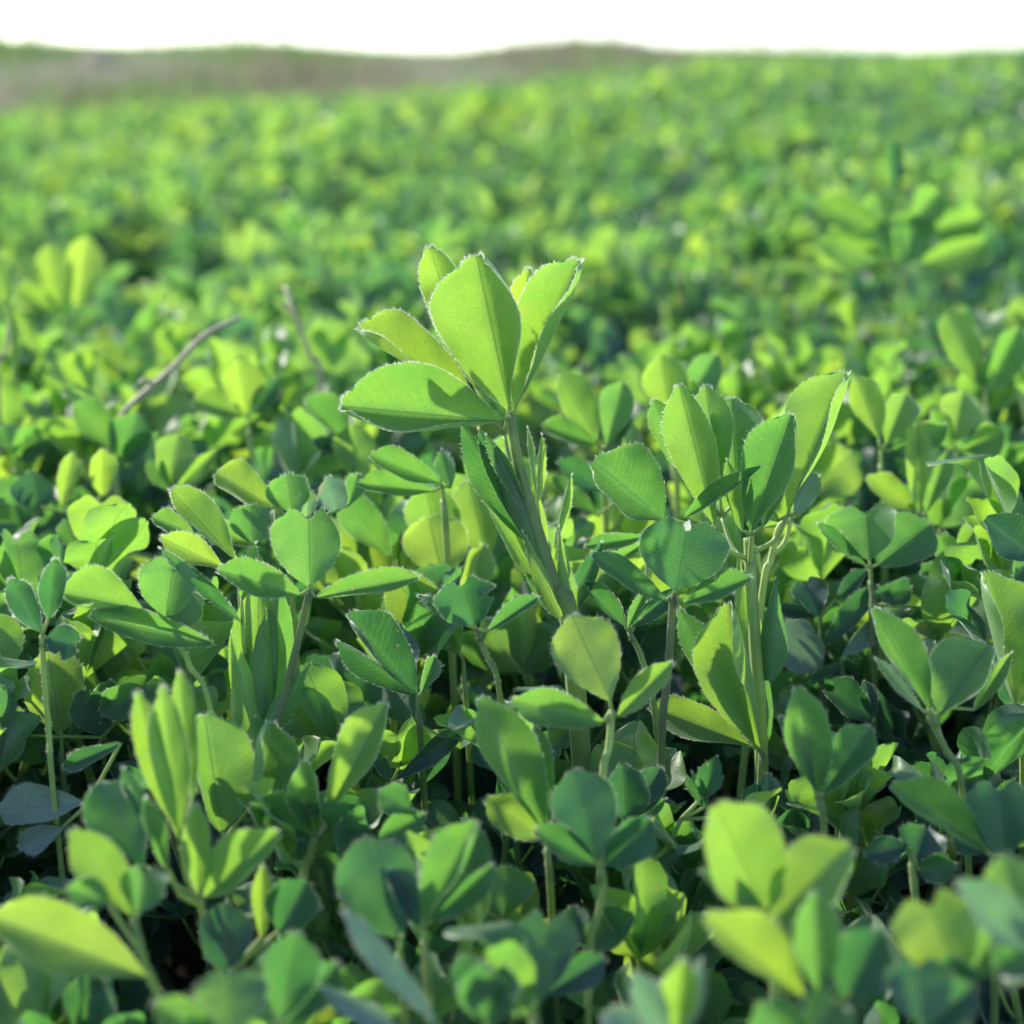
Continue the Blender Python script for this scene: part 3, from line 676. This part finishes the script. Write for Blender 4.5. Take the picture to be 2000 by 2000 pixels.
plant('curled blue green young leaf on a thin hairy stalk at the left edge', .40, [
    ((82, 1240), 0, [(80, 1236, 20, 1130, 30, 28, 'o', .12, {'curl': .4}), (94, 1212, 108, 1090, 26, 28, 'o', .18, {'curl': .3}), (90, 1246, 156, 1262, 36, 34, 'h', .06, {'bite': (1, .6, .5)})])],
    stem=[(82, 1242), (87, 1330), (96, 1440), (103, 1535)], r=.65, stint=.8, hair=2.0)
plant('large yellow green leaf behind the thin hairy stalk', .44, [
    ((120, 1440), 0, [(119, 1432, 92, 1270, 58, 66, 'r', .90, {'dT': 2}), (20, 1320, -20, 1200, 50, 50, 'o', .75), (130, 1440, 220, 1330, 24, 40, 'o', .35)]),
    ((200, 1440), 0, [(285, 1345, 196, 1392, 38, 36, 'r', .45), (210, 1430, 150, 1350, 40, 40, 'r', .2), (60, 1440, 0, 1400, 30, 34, 'o', .55)])], stint=.4)
plant('blue grey leaf pair lying low at the left edge', .40, [
    ((170, 1572), 0, [(164, 1568, 0, 1580, 38, 46, 'o', -.05, {'bend': .02, 'serr': .2, 'f': 12, 'silver': 1}), (125, 1615, 38, 1655, 26, 26, 'o', .04, {'silver': 1}), (240, 1450, 120, 1500, 18, 20, 'o', .05)])], stint=.6, hair=.8)
plant('tall cluster of narrow upright yellow green leaflets in the left foreground', .345, [
    ((352, 1650), 0, [(344, 1622, 268, 1350, 34, 28, 'o', .78), (352, 1645, 318, 1345, 38, 36, 'o', .70, {'dT': -6}), (376, 1565, 350, 1312, 24, 26, 'o', .66, {'dT': 5}),]),
    ((390, 1755), -6, [(386, 1750, 384, 1568, 28, 28, 'o', .66), (396, 1756, 545, 1625, 64, 36, 'o', .62, {'dT': -4}), (282, 1695, 186, 1530, 52, 58, 'o', .22, {'dT': 6})]),
    ((330, 1700), -3, [(325, 1700, 285, 1560, 20, 24, 'o', .45), (300, 1640, 240, 1500, 16, 18, 'o', .3)])],
    stem=[(388, 1750), (402, 1805), (428, 1895)], r=.75, stint=.7, hair=.7)
plant('wide leaf half in shadow behind the tall narrow cluster, left of centre', .385, [
    ((440, 1636), 0, [(433, 1626, 398, 1392, 44, 82, 'r', .60, {'dT': 2, 'f': 8}), (494, 1575, 524, 1408, 14, 72, 'r', .66, {'dT': 3})])], stint=.6)
plant('smooth leaf trio with one long leaflet pointing up right, left of centre', .375, [
    ((612, 1634), 0, [(638, 1592, 754, 1374, 54, 34, 'o', .70, {'dT': 4, 'serr': .3}), (616, 1626, 596, 1488, 46, 26, 'o', .55, {'serr': .3}), (607, 1630, 486, 1574, 36, 56, 'r', .50, {'serr': .3}),
                       (616, 1676, 662, 1606, 10, 14, 'l', .7)])],
    stem=[(614, 1636), (604, 1680), (592, 1722)], r=1.0, stint=1.0)
plant('small blurred yellow leaf and round companion in the left foreground', .318, [
    ((262, 1800), 0, [(259, 1790, 138, 1622, 40, 54, 'o', .88), (270, 1786, 284, 1690, 44, 50, 'h', .42)]),
    ((300, 1905), -6, [(290, 1909, -20, 1790, 56, 76, 'o', .92, {'dT': -4, 'f': 14}), (215, 1760, 130, 1735, 30, 34, 'r', .6)])],
    stem=[(261, 1795), (290, 1904), (330, 2010)], r=.8, stint=.55, hair=.5)
plant('light green folded leaf standing at centre below the yellow trio', .375, [
    ((1068, 1630), 0, [(1066, 1622, 938, 1362, 46, 62, 'o', .66, {'dT': -2}), (1072, 1620, 1046, 1420, 26, 28, 'o', .60), (1062, 1640, 950, 1560, 38, 40, 'o', .90)])], stint=.5)
plant('broad dark leaf in the foreground left of centre', .33, [
    ((780, 1838), 0, [(776, 1831, 704, 1638, 76, 80, 'r', .26, {'f': 8, 'serr': .3}), (790, 1830, 760, 1660, 30, 34, 'o', .3, {'dT': 8})])], hair=.5)
plant('leaf with a pale midrib pointing up right, centre foreground', .33, [
    ((828, 1812), 0, [(828, 1805, 934, 1602, 62, 18, 'o', .50, {'f': 14}), (840, 1800, 960, 1690, 24, 40, 'o', .35), (820, 1812, 760, 1700, 24, 40, 'o', .15)])], hair=.5)
plant('silvery narrow leaf lying diagonally at the bottom left of centre', .30, [
    ((866, 2015), 0, [(859, 2005, 672, 1778, 28, 24, 'o', .2, {'dT': 4, 'bend': -.08, 'silver': 1}), (790, 2020, 628, 1928, 26, 20, 'l', .2, {'silver': 1}), (770, 2030, 700, 1960, 16, 20, 'l', .2, {'silver': 1})])], hair=.8)
plant('mid green leaf with a pale midrib at the bottom left of centre', .305, [
    ((552, 2005), 0, [(549, 1997, 578, 1818, 54, 58, 'o', .40, {'f': 12}), (560, 2000, 660, 1880, 40, 42, 'o', .38), (540, 2000, 440, 1900, 30, 20, 'o', .1)])], hair=.5)
plant('green heart leaf at the bottom edge left of centre', .285, [
    ((456, 2035), 0, [(455, 2025, 450, 1894, 72, 72, 'h', .58, {'f': 8}), (440, 2035, 300, 1960, 34, 40, 'o', .6), (460, 2040, 340, 2000, 20, 30, 'o', .5)])], hair=.4)
plant('dark rounded leaves behind the bottom heart leaf', .34, [
    ((450, 1900), 0, [(442, 1893, 436, 1762, 52, 54, 'r', .12), (546, 1820, 598, 1720, 58, 52, 'r', .22), (510, 1838, 512, 1690, 20, 24, 'o', .92)])], hair=.4)
plant('green heart leaf at the bottom edge near the centre', .30, [
    ((952, 2010), 0, [(950, 2000, 962, 1878, 64, 60, 'h', .42), (900, 1950, 930, 1870, 40, 44, 'r', .12), (960, 2005, 1000, 1900, 20, 30, 'o', .3)])], hair=.4)
plant('green leaf in shade between the pale midrib leaf and the dark trio', .36, [
    ((985, 1800), 0, [(984, 1795, 990, 1690, 50, 54, 'o', .45), (900, 1760, 940, 1620, 30, 34, 'o', .35), (800, 1580, 740, 1545, 30, 34, 'r', .4), (740, 1640, 830, 1590, 30, 34, 'r', .35)])], hair=.5)
plant('thin pale stalk rising right to a narrow blue leaf, left of centre', .42, [
    ((770, 1530), 0, [(770, 1525, 905, 1420, 20, 24, 'o', .04, {'dT': 5}), (765, 1525, 735, 1480, 14, 16, 'o', .3)])], stem=[(768, 1530), (730, 1570), (700, 1620)], r=.5, stint=.8)
# --- middle distance, softly blurred
BK = [
 ('pair of bright yellow rounded leaflets standing at the left in the middle distance', .80, [((135, 630), 0, [(118, 615, 98, 475, 34, 36, 'r', .98), (150, 600, 172, 462, 36, 38, 'r', .95), (130, 620, 30, 560, 20, 26, 'o', .8)])]),
 ('tall blurred shoot with a pale upright top leaf at the upper right', .80, [((1755, 430), 0, [(1750, 385, 1745, 275, 16, 18, 'o', .3), (1712, 445, 1592, 398, 32, 36, 'r', .70), (1728, 435, 1712, 372, 34, 34, 'r', .6), (1775, 440, 1835, 372, 34, 40, 'r', .62), (1800, 455, 1920, 425, 40, 34, 'r', .58)]), ((1765, 530), 0, [(1722, 505, 1598, 470, 36, 36, 'r', .70), (1762, 520, 1795, 415, 48, 46, 'r', .62), (1800, 515, 1925, 470, 44, 48, 'r', .72), (1740, 500, 1690, 440, 34, 34, 'r', .3)])]),
 ('cream and green folded leaf rising at the right in the middle distance', .62, [((1925, 770), 0, [(1918, 755, 1848, 608, 38, 44, 'o', .80), (1930, 760, 1990, 640, 34, 44, 'r', .55), (1925, 765, 1900, 700, 20, 20, 'l', .4)])]),
 ('round yellow leaf left of the tallest shoot, softly blurred', .60, [((486, 815), 0, [(482, 805, 466, 700, 42, 46, 'r', .98), (478, 812, 380, 780, 26, 34, 'r', .75), (490, 810, 540, 740, 22, 26, 'o', .12)])]),
 ('blurred mid green leaf pair at the left under the slanting dry stalk', .58, [((226, 890), 0, [(222, 880, 146, 786, 30, 44, 'o', .55), (235, 905, 268, 808, 44, 44, 'r', .50), (240, 900, 310, 850, 30, 30, 'r', .45)])]),
 ('blurred green leaf with a grey rim just left of the tallest shoot', .56, [((690, 900), 0, [(685, 868, 596, 776, 20, 46, 'o', .45), (692, 940, 690, 828, 40, 44, 'o', .75), (680, 880, 610, 860, 14, 16, 'o', .2)])]),
 ('blurred pale green leaf with ragged top, left middle distance', .55, [((335, 965), 0, [(330, 950, 348, 848, 40, 38, 'r', .68), (340, 960, 420, 880, 18, 24, 'l', .7), (330, 960, 290, 900, 20, 24, 'o', .5)])]),
 ('two small upright yellow green leaves near the left edge, softly blurred', .54, [((160, 1010), 0, [(120, 990, 142, 884, 22, 24, 'o', .85), (200, 970, 200, 876, 28, 30, 'o', .88), (70, 990, 60, 920, 44, 40, 'r', .06)])]),
 ('round yellow leaf with a reddish rim at the left, behind the bitten leaf', .50, [((196, 1090), 0, [(194, 1080, 198, 964, 62, 66, 'h', .88, {'f': 6, 'serr': .3}), (165, 1112, 128, 1012, 26, 34, 'o', .55), (216, 1150, 214, 1072, 42, 42, 'r', .6)])]),
 ('fan of upright yellow green leaves behind the broad cluster', .56, [((1315, 850), 0, [(1310, 820, 1290, 694, 44, 50, 'o', .85), (1320, 820, 1400, 690, 34, 34, 'o', .6), (1330, 840, 1350, 740, 30, 30, 'o', .7)])]),
 ('pale upright folded leaf between the tallest shoot and the broad cluster', .53, [((1175, 880), 0, [(1165, 862, 1094, 728, 32, 44, 'o', .82), (1185, 870, 1216, 748, 36, 34, 'o', .6), (1170, 870, 1060, 830, 20, 30, 'o', .6)]), ((1230, 960), -8, [(1225, 930, 1240, 830, 20, 20, 'l', .7), (1190, 960, 1090, 900, 26, 30, 'o', .3), (1170, 1010, 1080, 930, 18, 22, 'o', .45)])]),
 ('row of bright upright leaves at the right behind the broad cluster', .53, [((1720, 880), 0, [(1718, 860, 1672, 738, 30, 40, 'o', .85), (1730, 870, 1770, 770, 34, 38, 'o', .75), (1740, 880, 1850, 830, 26, 34, 'o', .6)]), ((1800, 1010), -6, [(1795, 1000, 1792, 826, 26, 26, 'o', .95), (1790, 1000, 1690, 930, 24, 34, 'o', .8), (1810, 1000, 1850, 880, 24, 24, 'o', .7)])]),
 ('rounded pale yellow leaves near the right edge, softly blurred', .57, [((1868, 880), 0, [(1862, 865, 1882, 766, 40, 42, 'r', .82), (1880, 880, 1960, 840, 30, 40, 'o', .75), (1860, 880, 1820, 800, 22, 26, 'o', .6)])]),
 ('blue green leaf cut by the right edge above the white-rimmed leaflet', .45, [((2030, 1090), 0, [(2020, 1085, 1924, 1012, 40, 52, 'r', .06), (2030, 1090, 1980, 1130, 30, 30, 'o', .3)])]),
 ('small green leaves in front of the slanting dry stalk, near the left edge', .60, [((30, 890), 0, [(20, 880, 10, 830, 30, 30, 'r', .6), (30, 900, 70, 830, 26, 30, 'r', .55), (40, 900, 90, 860, 14, 18, 'l', .1)])]),
 ('green leaf pointing left between the round yellow leaves and the tallest shoot', .47, [((865, 950), 0, [(862, 944, 722, 888, 24, 36, 'o', .55), (880, 955, 862, 876, 20, 20, 'l', .35), (850, 960, 700, 945, 20, 34, 'o', .5)])]),
 ('yellow shoot top at the far left edge with thin bright stalks', .66, [((20, 600), 0, [(15, 590, -10, 500, 30, 30, 'r', .8), (25, 600, 80, 690, 10, 12, 'l', .95), (20, 600, 40, 700, 8, 10, 'l', .95)])]),
]
for lb, D_, lv in BK:
    plant(lb, D_, lv, r=.9, stint=.7, hair=.5)
N_AUTH = len(OCC)

# ------------------------------------------------------------------ dry stalks left standing in the field
def dry(label, pts, D, r, twig=None):
    p3 = [P(x, y, D+d*.001) for x, y, d in pts]; hh = p3[-1][2]-float(ground_z(p3[-1][0], p3[-1][1])); dv = p3[-1]-p3[-2]; ft = foot_of(p3[-1]+dv*min(.5, max(0, hh/max(-dv[2], .004))))
    if p3[-1][2]-ft[2] > .01: p3.append(ft-np.array([0, 0, .003]))
    root = empty('dry_stalk', ft, label, 'dead stalk', 'dead alfalfa stalks')
    g = Geo(); tube(g, p3, np.linspace(r*.7, r, len(p3))*.001, 8, 5, tint=.45, mat=0); g.build('stalk', [M_DRY], root, ft)
    for tw in twig or []:
        g = Geo(); q = [P(x, y, D+d*.001) for x, y, d in tw]; tube(g, q, np.linspace(.9*r, .35*r, len(q))*.001, 6, 4, tint=.8, mat=0); g.build('twig', [M_DRY], root, ft)
dry('grey dead stalk slanting up right at the left of the photo', [(470, 620, 10), (400, 655, 0), (330, 725, -5), (242, 805, -10), (226, 850, -10), (214, 920, -6)], .60, 1.15, [[(300, 752, -6), (283, 742, -8), (270, 748, -9)]])
dry('reddish dead stalk leaning left just behind the tallest shoot', [(556, 560, 10), (575, 610, 0), (608, 700, 0), (628, 780, 0)], .66, 1.0, [[(580, 620, 0), (560, 600, -4), (548, 590, -6)]])
dry('dark dead stalk at the left edge', [(18, 640, 0), (8, 700, 0), (-4, 780, 0)], .62, 1.0)

# ------------------------------------------------------------------ further shoots: copies, nearest first
TPL = []
for k in range(10):
    tone = [.12, .26, .42, .50, .62, .52, .08, .62, .70, .30][k]
    TPL.append((tone, [(n, g.build(n, MATS)) for n, g in shoot_parts(100+k, 0, .10+.012*(k % 3), 7+(k % 3), tone, 1.42 if k < 4 else 1.6)]))
used_tpl = [False]*10
def where_words(px, py):
    h = ['at the left edge', 'left of centre', 'at the centre', 'right of centre', 'at the right edge'][min(4, max(0, int(px//400)))]
    return h
def tone_word(t): return 'dark blue green' if t < .35 else 'mid green' if t < .57 else 'bright yellow green'
occ = np.array(OCC)
cands = []
rg = np.random.default_rng(21)
yv = .24; sp0 = .032
rows = []
while yv < 1.55:
    s_ = .0285+.015*smooth(.6, 1.4, yv)
    wdt = .36*yv+.05
    for xv in np.arange(-wdt, wdt, s_):
        rows.append((xv+rg.uniform(-.4, .4)*s_, yv+rg.uniform(-.4, .4)*s_))
    yv += s_
rows.sort(key=lambda p: p[1])
def canopy(x, y):
    return .5+.5*math.sin(x*19+2.1*math.sin(y*13))*math.sin(y*17+1.1*math.sin(x*23))
copies = []; rest = []
n_ind = 300-N_AUTH
for x, y in rows:
    if len(occ) and y < .7 and np.min(np.hypot(occ[:, 0]-x, occ[:, 1]-y)) < .010: continue
    z = float(ground_z(x, y))
    c = canopy(x, y)
    if y < .31: hmax = .078
    elif y < .36: hmax = .090
    elif y < .43: hmax = .106
    elif y < .62: hmax = .124
    else: hmax = .120
    hgt = hmax*(.68+.40*c)*rg.uniform(.9, 1.1)
    px, py, d = proj((x, y, z+hgt))
    if (1430 < px < 1800 and 950 < py < 1400 and d < .52) or (60 < px < 340 and 900 < py < 1130 and d < .54): hgt *= .70
    if y < .22 or (abs(px-1000) > 1120 or py > 2350):
        rest.append((x, y, z, hgt)); continue
    (copies if len(copies) < n_ind else rest).append((x, y, z, hgt))
seen = {}
for (x, y, z, hgt) in copies:
    k = int(rg.integers(0, 5)) if y < .50 else int(rg.integers(4, 10)); tone, src = TPL[k]
    px, py, d = proj((x, y, z+hgt))
    cols = ['at the left edge', 'near the left edge', 'in the left third', 'left of centre', 'just left of centre', 'just right of centre', 'right of centre', 'in the right third', 'near the right edge', 'at the right edge']
    bands = [(2100, 'under the bottom edge'), (1850, 'in the bottom row'), (1600, 'low in the foreground'), (1350, 'in shade below focus'), (1150, 'low behind the focused leaves'), (980, 'behind the focused leaves'),
             (850, 'softly blurred'), (740, 'in the blurred midfield'), (640, 'far in the blurred midfield'), (-9999, 'strongly blurred up the field')]
    hw_ = 'short' if hgt < .080 else 'medium' if hgt < .105 else 'tall'
    bd = next(w for t_, w in bands if py > t_)
    lb = '%s %s alfalfa shoot %s, %s' % (hw_, tone_word(tone), bd, cols[min(9, max(0, int(px//200)))])
    root = empty('alfalfa_shoot', (x, y, z), lb, 'alfalfa plant', GRP)
    s_ = hgt/(.10+.012*(k % 3)); s_ = max(.62, min(1.25, s_))
    root.rotation_euler = (0, 0, rg.uniform(0, 6.28)); root.scale = (1, 1, 1)
    base_h = (.10+.012*(k % 3))
    sink = hgt-base_h*max(.85, min(1.15, hgt/base_h)); sc = max(.85, min(1.15, hgt/base_h))
    root.scale = (sc, sc, sc); root.location.z += min(sink, 0)
    for n, o in src:
        if used_tpl[k]:
            c_ = o.copy(); col.objects.link(c_); c_.parent = root
        else: o.parent = root
    used_tpl[k] = True
for k in range(10):
    if not used_tpl[k]:
        for n, o in TPL[k][1]: bpy.data.objects.remove(o)

from collections import defaultdict
same = defaultdict(list)
for o in col.objects:
    if o.parent is None and o.name.startswith('alfalfa_shoot'): same[o['label']].append(o)
for lb, obs in same.items():
    if len(obs) in (2, 3):
        obs.sort(key=lambda o: o.location.y)
        if len(obs) == 2: words = ['nearer', 'farther']
        else: words = ['nearest', 'middlemost', 'farthest']
        for o, w in zip(obs, words):
            t = w+' '+lb
            if len(t.split()) <= 16: o['label'] = t
    elif len(obs) > 3:
        obs.sort(key=lambda o: o.location.x/o.location.y)
        ords = ['leftmost', 'second from left', 'third from left', 'fourth from left', 'fifth from left', 'sixth from left', 'seventh from left', 'eighth from left']
        for i, o in enumerate(obs):
            w = 'rightmost' if i == len(obs)-1 else ords[min(i, 7)]
            t = w+', '+lb
            if len(t.split()) <= 16: o['label'] = t

# ------------------------------------------------------------------ the rest of the field as one mass
def field_mass():
    rg = np.random.default_rng(5)
    lib1 = [merged(shoot_parts(300+k, 1, .11, 7, [.1, .3, .45, .5, .55, .65, .8, .9, .2, .5][k], 1.6)) for k in range(10)]
    lib2 = [merged(shoot_parts(400+k, 2, .11, 5, [.1, .3, .45, .5, .55, .65, .8, .9, .2, .5][k], 1.9)) for k in range(10)]
    lib3 = [merged(shoot_parts(500+k, 2, .11, 7, [.3, .42, .46, .5, .5, .56][k], 1.2)) for k in range(6)]
    rest_a = np.array(rest) if rest else np.zeros((0, 4))
    sets = []
    # left overs of the near field and the plants beside and behind the camera
    pts = [rest_a[:, :2]]
    def scatter(y0, y1, wid, dens, inner=None):
        area_n = int((y1-y0)*2*wid(y1)*dens)
        y = rg.uniform(y0, y1, area_n); x = rg.uniform(-wid(y1), wid(y1), area_n)
        k = np.abs(x) < wid(y)
        x, y = x[k], y[k]
        if inner is not None:
            k = ~inner(x, y); x, y = x[k], y[k]
        return np.stack([x, y], 1)
    near_in = lambda x, y: (np.abs(x) < .36*y+.05) & (y > .22) & (y < 1.55)
    pts.append(scatter(-.15, 1.55, lambda y: .55+.38*np.maximum(y, 0), 620, lambda x, y: near_in(x, y) | (np.hypot(x, y) < .2)))
    pts.append(scatter(1.55, 3.2, lambda y: .40*y+.3, 360))
    A = np.vstack(pts)
    def put(lib, A, smin, smax, zoff=0.):
        n = len(A); z = ground_z(A[:, 0], A[:, 1])
        big = .5+.5*np.sin(A[:, 0]*9+2*np.sin(A[:, 1]*3))*np.sin(A[:, 1]*4.3+1.3*np.sin(A[:, 0]*6))
        sc = rg.uniform(smin, smax, n)*(.72+.46*big)
        nearcam = np.hypot(A[:, 0], A[:, 1]) < .36
        sc = np.where(nearcam, sc*.55, sc)
        return bake(lib, rg.uniform(0, 6.28, n), sc, np.stack([A[:, 0], A[:, 1], z+zoff], 1), rg.normal(.07, .12, n)+(big-.5)*.28, rg.integers(0, len(lib), n))
    sets.append(put(lib1, A, .85, 1.12))
    B = scatter(3.2, 8, lambda y: .38*y+.3, 190); sets.append(put(lib2, B, .95, 1.3))
    C = scatter(8, 26, lambda y: .36*y, 60)
    u = C[:, 0]/C[:, 1]; d = np.hypot(C[:, 0], C[:, 1]); C = C[d < edge(u)+.9-np.abs(rg.normal(0, 1.1, len(d)))*2.0+.8*np.sin(C[:, 0]*2.1)]
    sets.append(put(lib3, C, .9, 1.5, -.05))
    V = []; Q = []; T = []; U = []; I = []; MQ = []; MT = []; n = 0
    for (v, q, t, uv, ti, fm) in sets:
        V.append(v); Q.append(q+n); T.append(t+n); U.append(uv); I.append(ti); MQ.append(fm[:len(q)]); MT.append(fm[len(q):]); n += len(v)
    o = mesh_obj('alfalfa_field', np.concatenate(V), [np.concatenate(Q), np.concatenate(T)], FMATS, None, np.concatenate(U), np.concatenate(I), np.concatenate(MQ+MT))
    tag(o, 'dense blurred alfalfa crop covering the field up to the skyline', 'alfalfa crop', kind='stuff')
    print('field faces', len(o.data.polygons))
field_mass()

# ------------------------------------------------------------------ bank beyond the field
def dry_grass():
    rg = np.random.default_rng(9); n = 34000
    u = rg.uniform(-.36, .20, n); k = rg.uniform(-.12, 1.1, n); de = edge(u); d = de+.2+k*9
    y = d/np.sqrt(1+u*u); x = u*y; z = ground_z(x, y)
    h = rg.uniform(.03, .10, n)*(1+.5*np.sin(x*1.7+np.sin(y*.9))); w = rg.uniform(.006, .014, n); h = np.where(rg.random(n) < .02, h*3.2, h)
    a = rg.uniform(0, 6.28, n); lx, ly = rg.normal(0, .35, n)*h, rg.normal(0, .35, n)*h
    V = np.stack([np.stack([x-np.cos(a)*w, y-np.sin(a)*w, z-.01], -1), np.stack([x+np.cos(a)*w, y+np.sin(a)*w, z-.01], -1), np.stack([x+lx*.4+np.cos(a)*w*.6, y+ly*.4+np.sin(a)*w*.6, z+h*.6], -1), np.stack([x+lx, y+ly, z+h], -1)], 1).reshape(-1, 3)
    i = np.arange(n)[:, None]*4; T = np.concatenate([i+[0, 1, 2], i+[0, 2, 3]], 0)
    gr = np.clip(.8*smooth(.30, -.05, k)+smooth(.6, .95, k)*(1-smooth(-.12, -.02, u))*.9+.45*rg.random(n)*(.5+.5*np.sin(x*1.3+2*np.sin(y*.8)))+.6*(rg.random(n) < .25), 0, 1)
    m, t, N = nt_new('dry_grass'); L = t.links.new
    at = N('Attribute', attribute_name='tint')
    r = N('ValToRGB'); e = r.color_ramp.elements; e.new(.4)
    e[0].position = 0; e[0].color = (.30, .25, .18, 1); e[1].position = .35; e[1].color = (.27, .29, .13, 1); e[2].position = 1; e[2].color = (.16, .30, .08, 1)
    L(at.outputs['Fac'], r.inputs[0])
    df = N('BsdfDiffuse'); tr = N('BsdfTranslucent'); L(r.outputs[0], df.inputs[0]); L(r.outputs[0], tr.inputs[0])
    mx = N('MixShader'); mx.inputs[0].default_value = .4; L(df.outputs[0], mx.inputs[1]); L(tr.outputs[0], mx.inputs[2]); o = N('OutputMaterial'); L(mx.outputs[0], o.inputs[0])
    ob = mesh_obj('dry_grass', V, [T], [m], tint=np.repeat(gr, 4))
    tag(ob, 'dry brownish grass with green patches on the bank behind the field', 'dry grass', kind='stuff')
dry_grass()

def bare_shrub(px, h, label, seed, spread=.35):
    rg = np.random.default_rng(seed); u = (px-1000)/FPX; d = float(edge(u))+8.6; y = d/math.sqrt(1+u*u); x = u*y/cp
    z = float(ground_z(x, y)); base = np.array([x, y, z])
    root = empty('bare_shrub', base, label, 'shrub', 'bare shrubs on the skyline')
    g = Geo(); tube(g, [np.array([0, 0, -.05]), np.array([.01, 0, h*.35]), np.array([0, .02, h*.6])], [.012, .009, .006], 6, 3, tint=.3, mat=0)
    g.build('trunk', [M_DRY], root)
    for i in range(11):
        a = rg.uniform(0, 6.28); f = rg.uniform(.1, .6); s = np.array([0, 0, h*f]); dr = np.array([math.cos(a)*spread, math.sin(a)*spread, 1.])
        l = h*(1-f)*rg.uniform(.6, 1)
        g = Geo(); mid = s+dr*l*.5+rg.normal(0, .02, 3); e = s+dr*l+rg.normal(0, .04, 3)
        tube(g, [s, mid, e], [.006, .004, .002], 5, 3, tint=.4, mat=0)
        for j in range(4):
            q = s+(e-s)*rg.uniform(.3, .95); tube(g, [q, q+dr*l*.25*rg.uniform(.5, 1)+rg.normal(0, .06, 3)], [.0025, .0012], 4, 2, tint=.5, mat=0)
        g.build('branch', [M_DRY], root)
bare_shrub(50, .75, 'faint bare shrub on the skyline at the far left', 1)
bare_shrub(905, .75, 'faint bare shrub on the skyline left of the brown rise', 2)
bare_shrub(1190, .35, 'low bare shrub on top of the brown rise', 3)
bare_shrub(1455, .65, 'faint bare shrub on the skyline right of the brown rise', 4)
def clod():
    u = (215-1000)/FPX; d = float(edge(u))+6.4; y = d/math.sqrt(1+u*u); x = u*y; z = float(ground_z(x, y))
    n, m = 14, 9; V = []
    rg = np.random.default_rng(3)
    for j in range(m):
        for i in range(n):
            a = 2*np.pi*i/n; b = np.pi*(j/(m-1)-.5); r = 1+.16*math.sin(3*a+2*b)+.1*math.sin(5*a-3*b)
            V.append((.15*r*math.cos(a)*math.cos(b), .12*r*math.sin(a)*math.cos(b), .07*r*math.sin(b)+.04))
    idx = np.arange(n*m).reshape(m, n); nx = np.roll(idx, -1, 1)
    Q = np.stack([idx[:-1], nx[:-1], nx[1:], idx[1:]], -1).reshape(-1, 4)
    mt, t, N = nt_new('pink_stone'); L = t.links.new
    nz = N('TexNoise'); nz.inputs['Scale'].default_value = 12
    c = mixc(t, nz.outputs[0], (.62, .42, .36), (.72, .52, .46)); p = N('BsdfPrincipled'); L(c, p.inputs['Base Color']); p.inputs['Roughness'].default_value = .9
    o = N('OutputMaterial'); L(p.outputs[0], o.inputs[0])
    ob = mesh_obj('stone', V, [Q], [mt]); ob.location = (x, y, z)
    tag(ob, 'blurred pinkish stone on the brown bank at the upper left', 'stone')
clod()

def litter():
    rg = np.random.default_rng(31); n = 1800
    y = rg.uniform(.2, 1.2, n); x = rg.uniform(-.5, .5, n); z = ground_z(x, y)+rg.uniform(.003, .016, n)
    L_ = rg.uniform(.006, .03, n); w = rg.uniform(.0005, .003, n); a = rg.uniform(0, 6.28, n); c, s_ = np.cos(a), np.sin(a)
    V = []
    for f, wf, zf in ((-.5, .3, -.15), (0, 1, .1), (.5, .2, -.1)):
        for sg in (-1, 1):
            V.append(np.stack([x+c*f*L_-s_*w*wf*sg, y+s_*f*L_+c*w*wf*sg, z+zf*L_*rg.uniform(.3, 1, n)+.001*sg], -1))
    V = np.stack(V, 1).reshape(-1, 3); i = np.arange(n)[:, None]*6
    Q = np.concatenate([i+[0, 2, 3, 1], i+[2, 4, 5, 3]], 0)
    o = mesh_obj('leaf_litter', V, [Q], [M_DRY], tint=np.repeat(rg.uniform(0, 1, n), 6), uv=np.full((len(V), 2), .5))
    tag(o, 'dead leaves and straw lying on the soil between the stems', 'leaf litter', kind='stuff')
litter()
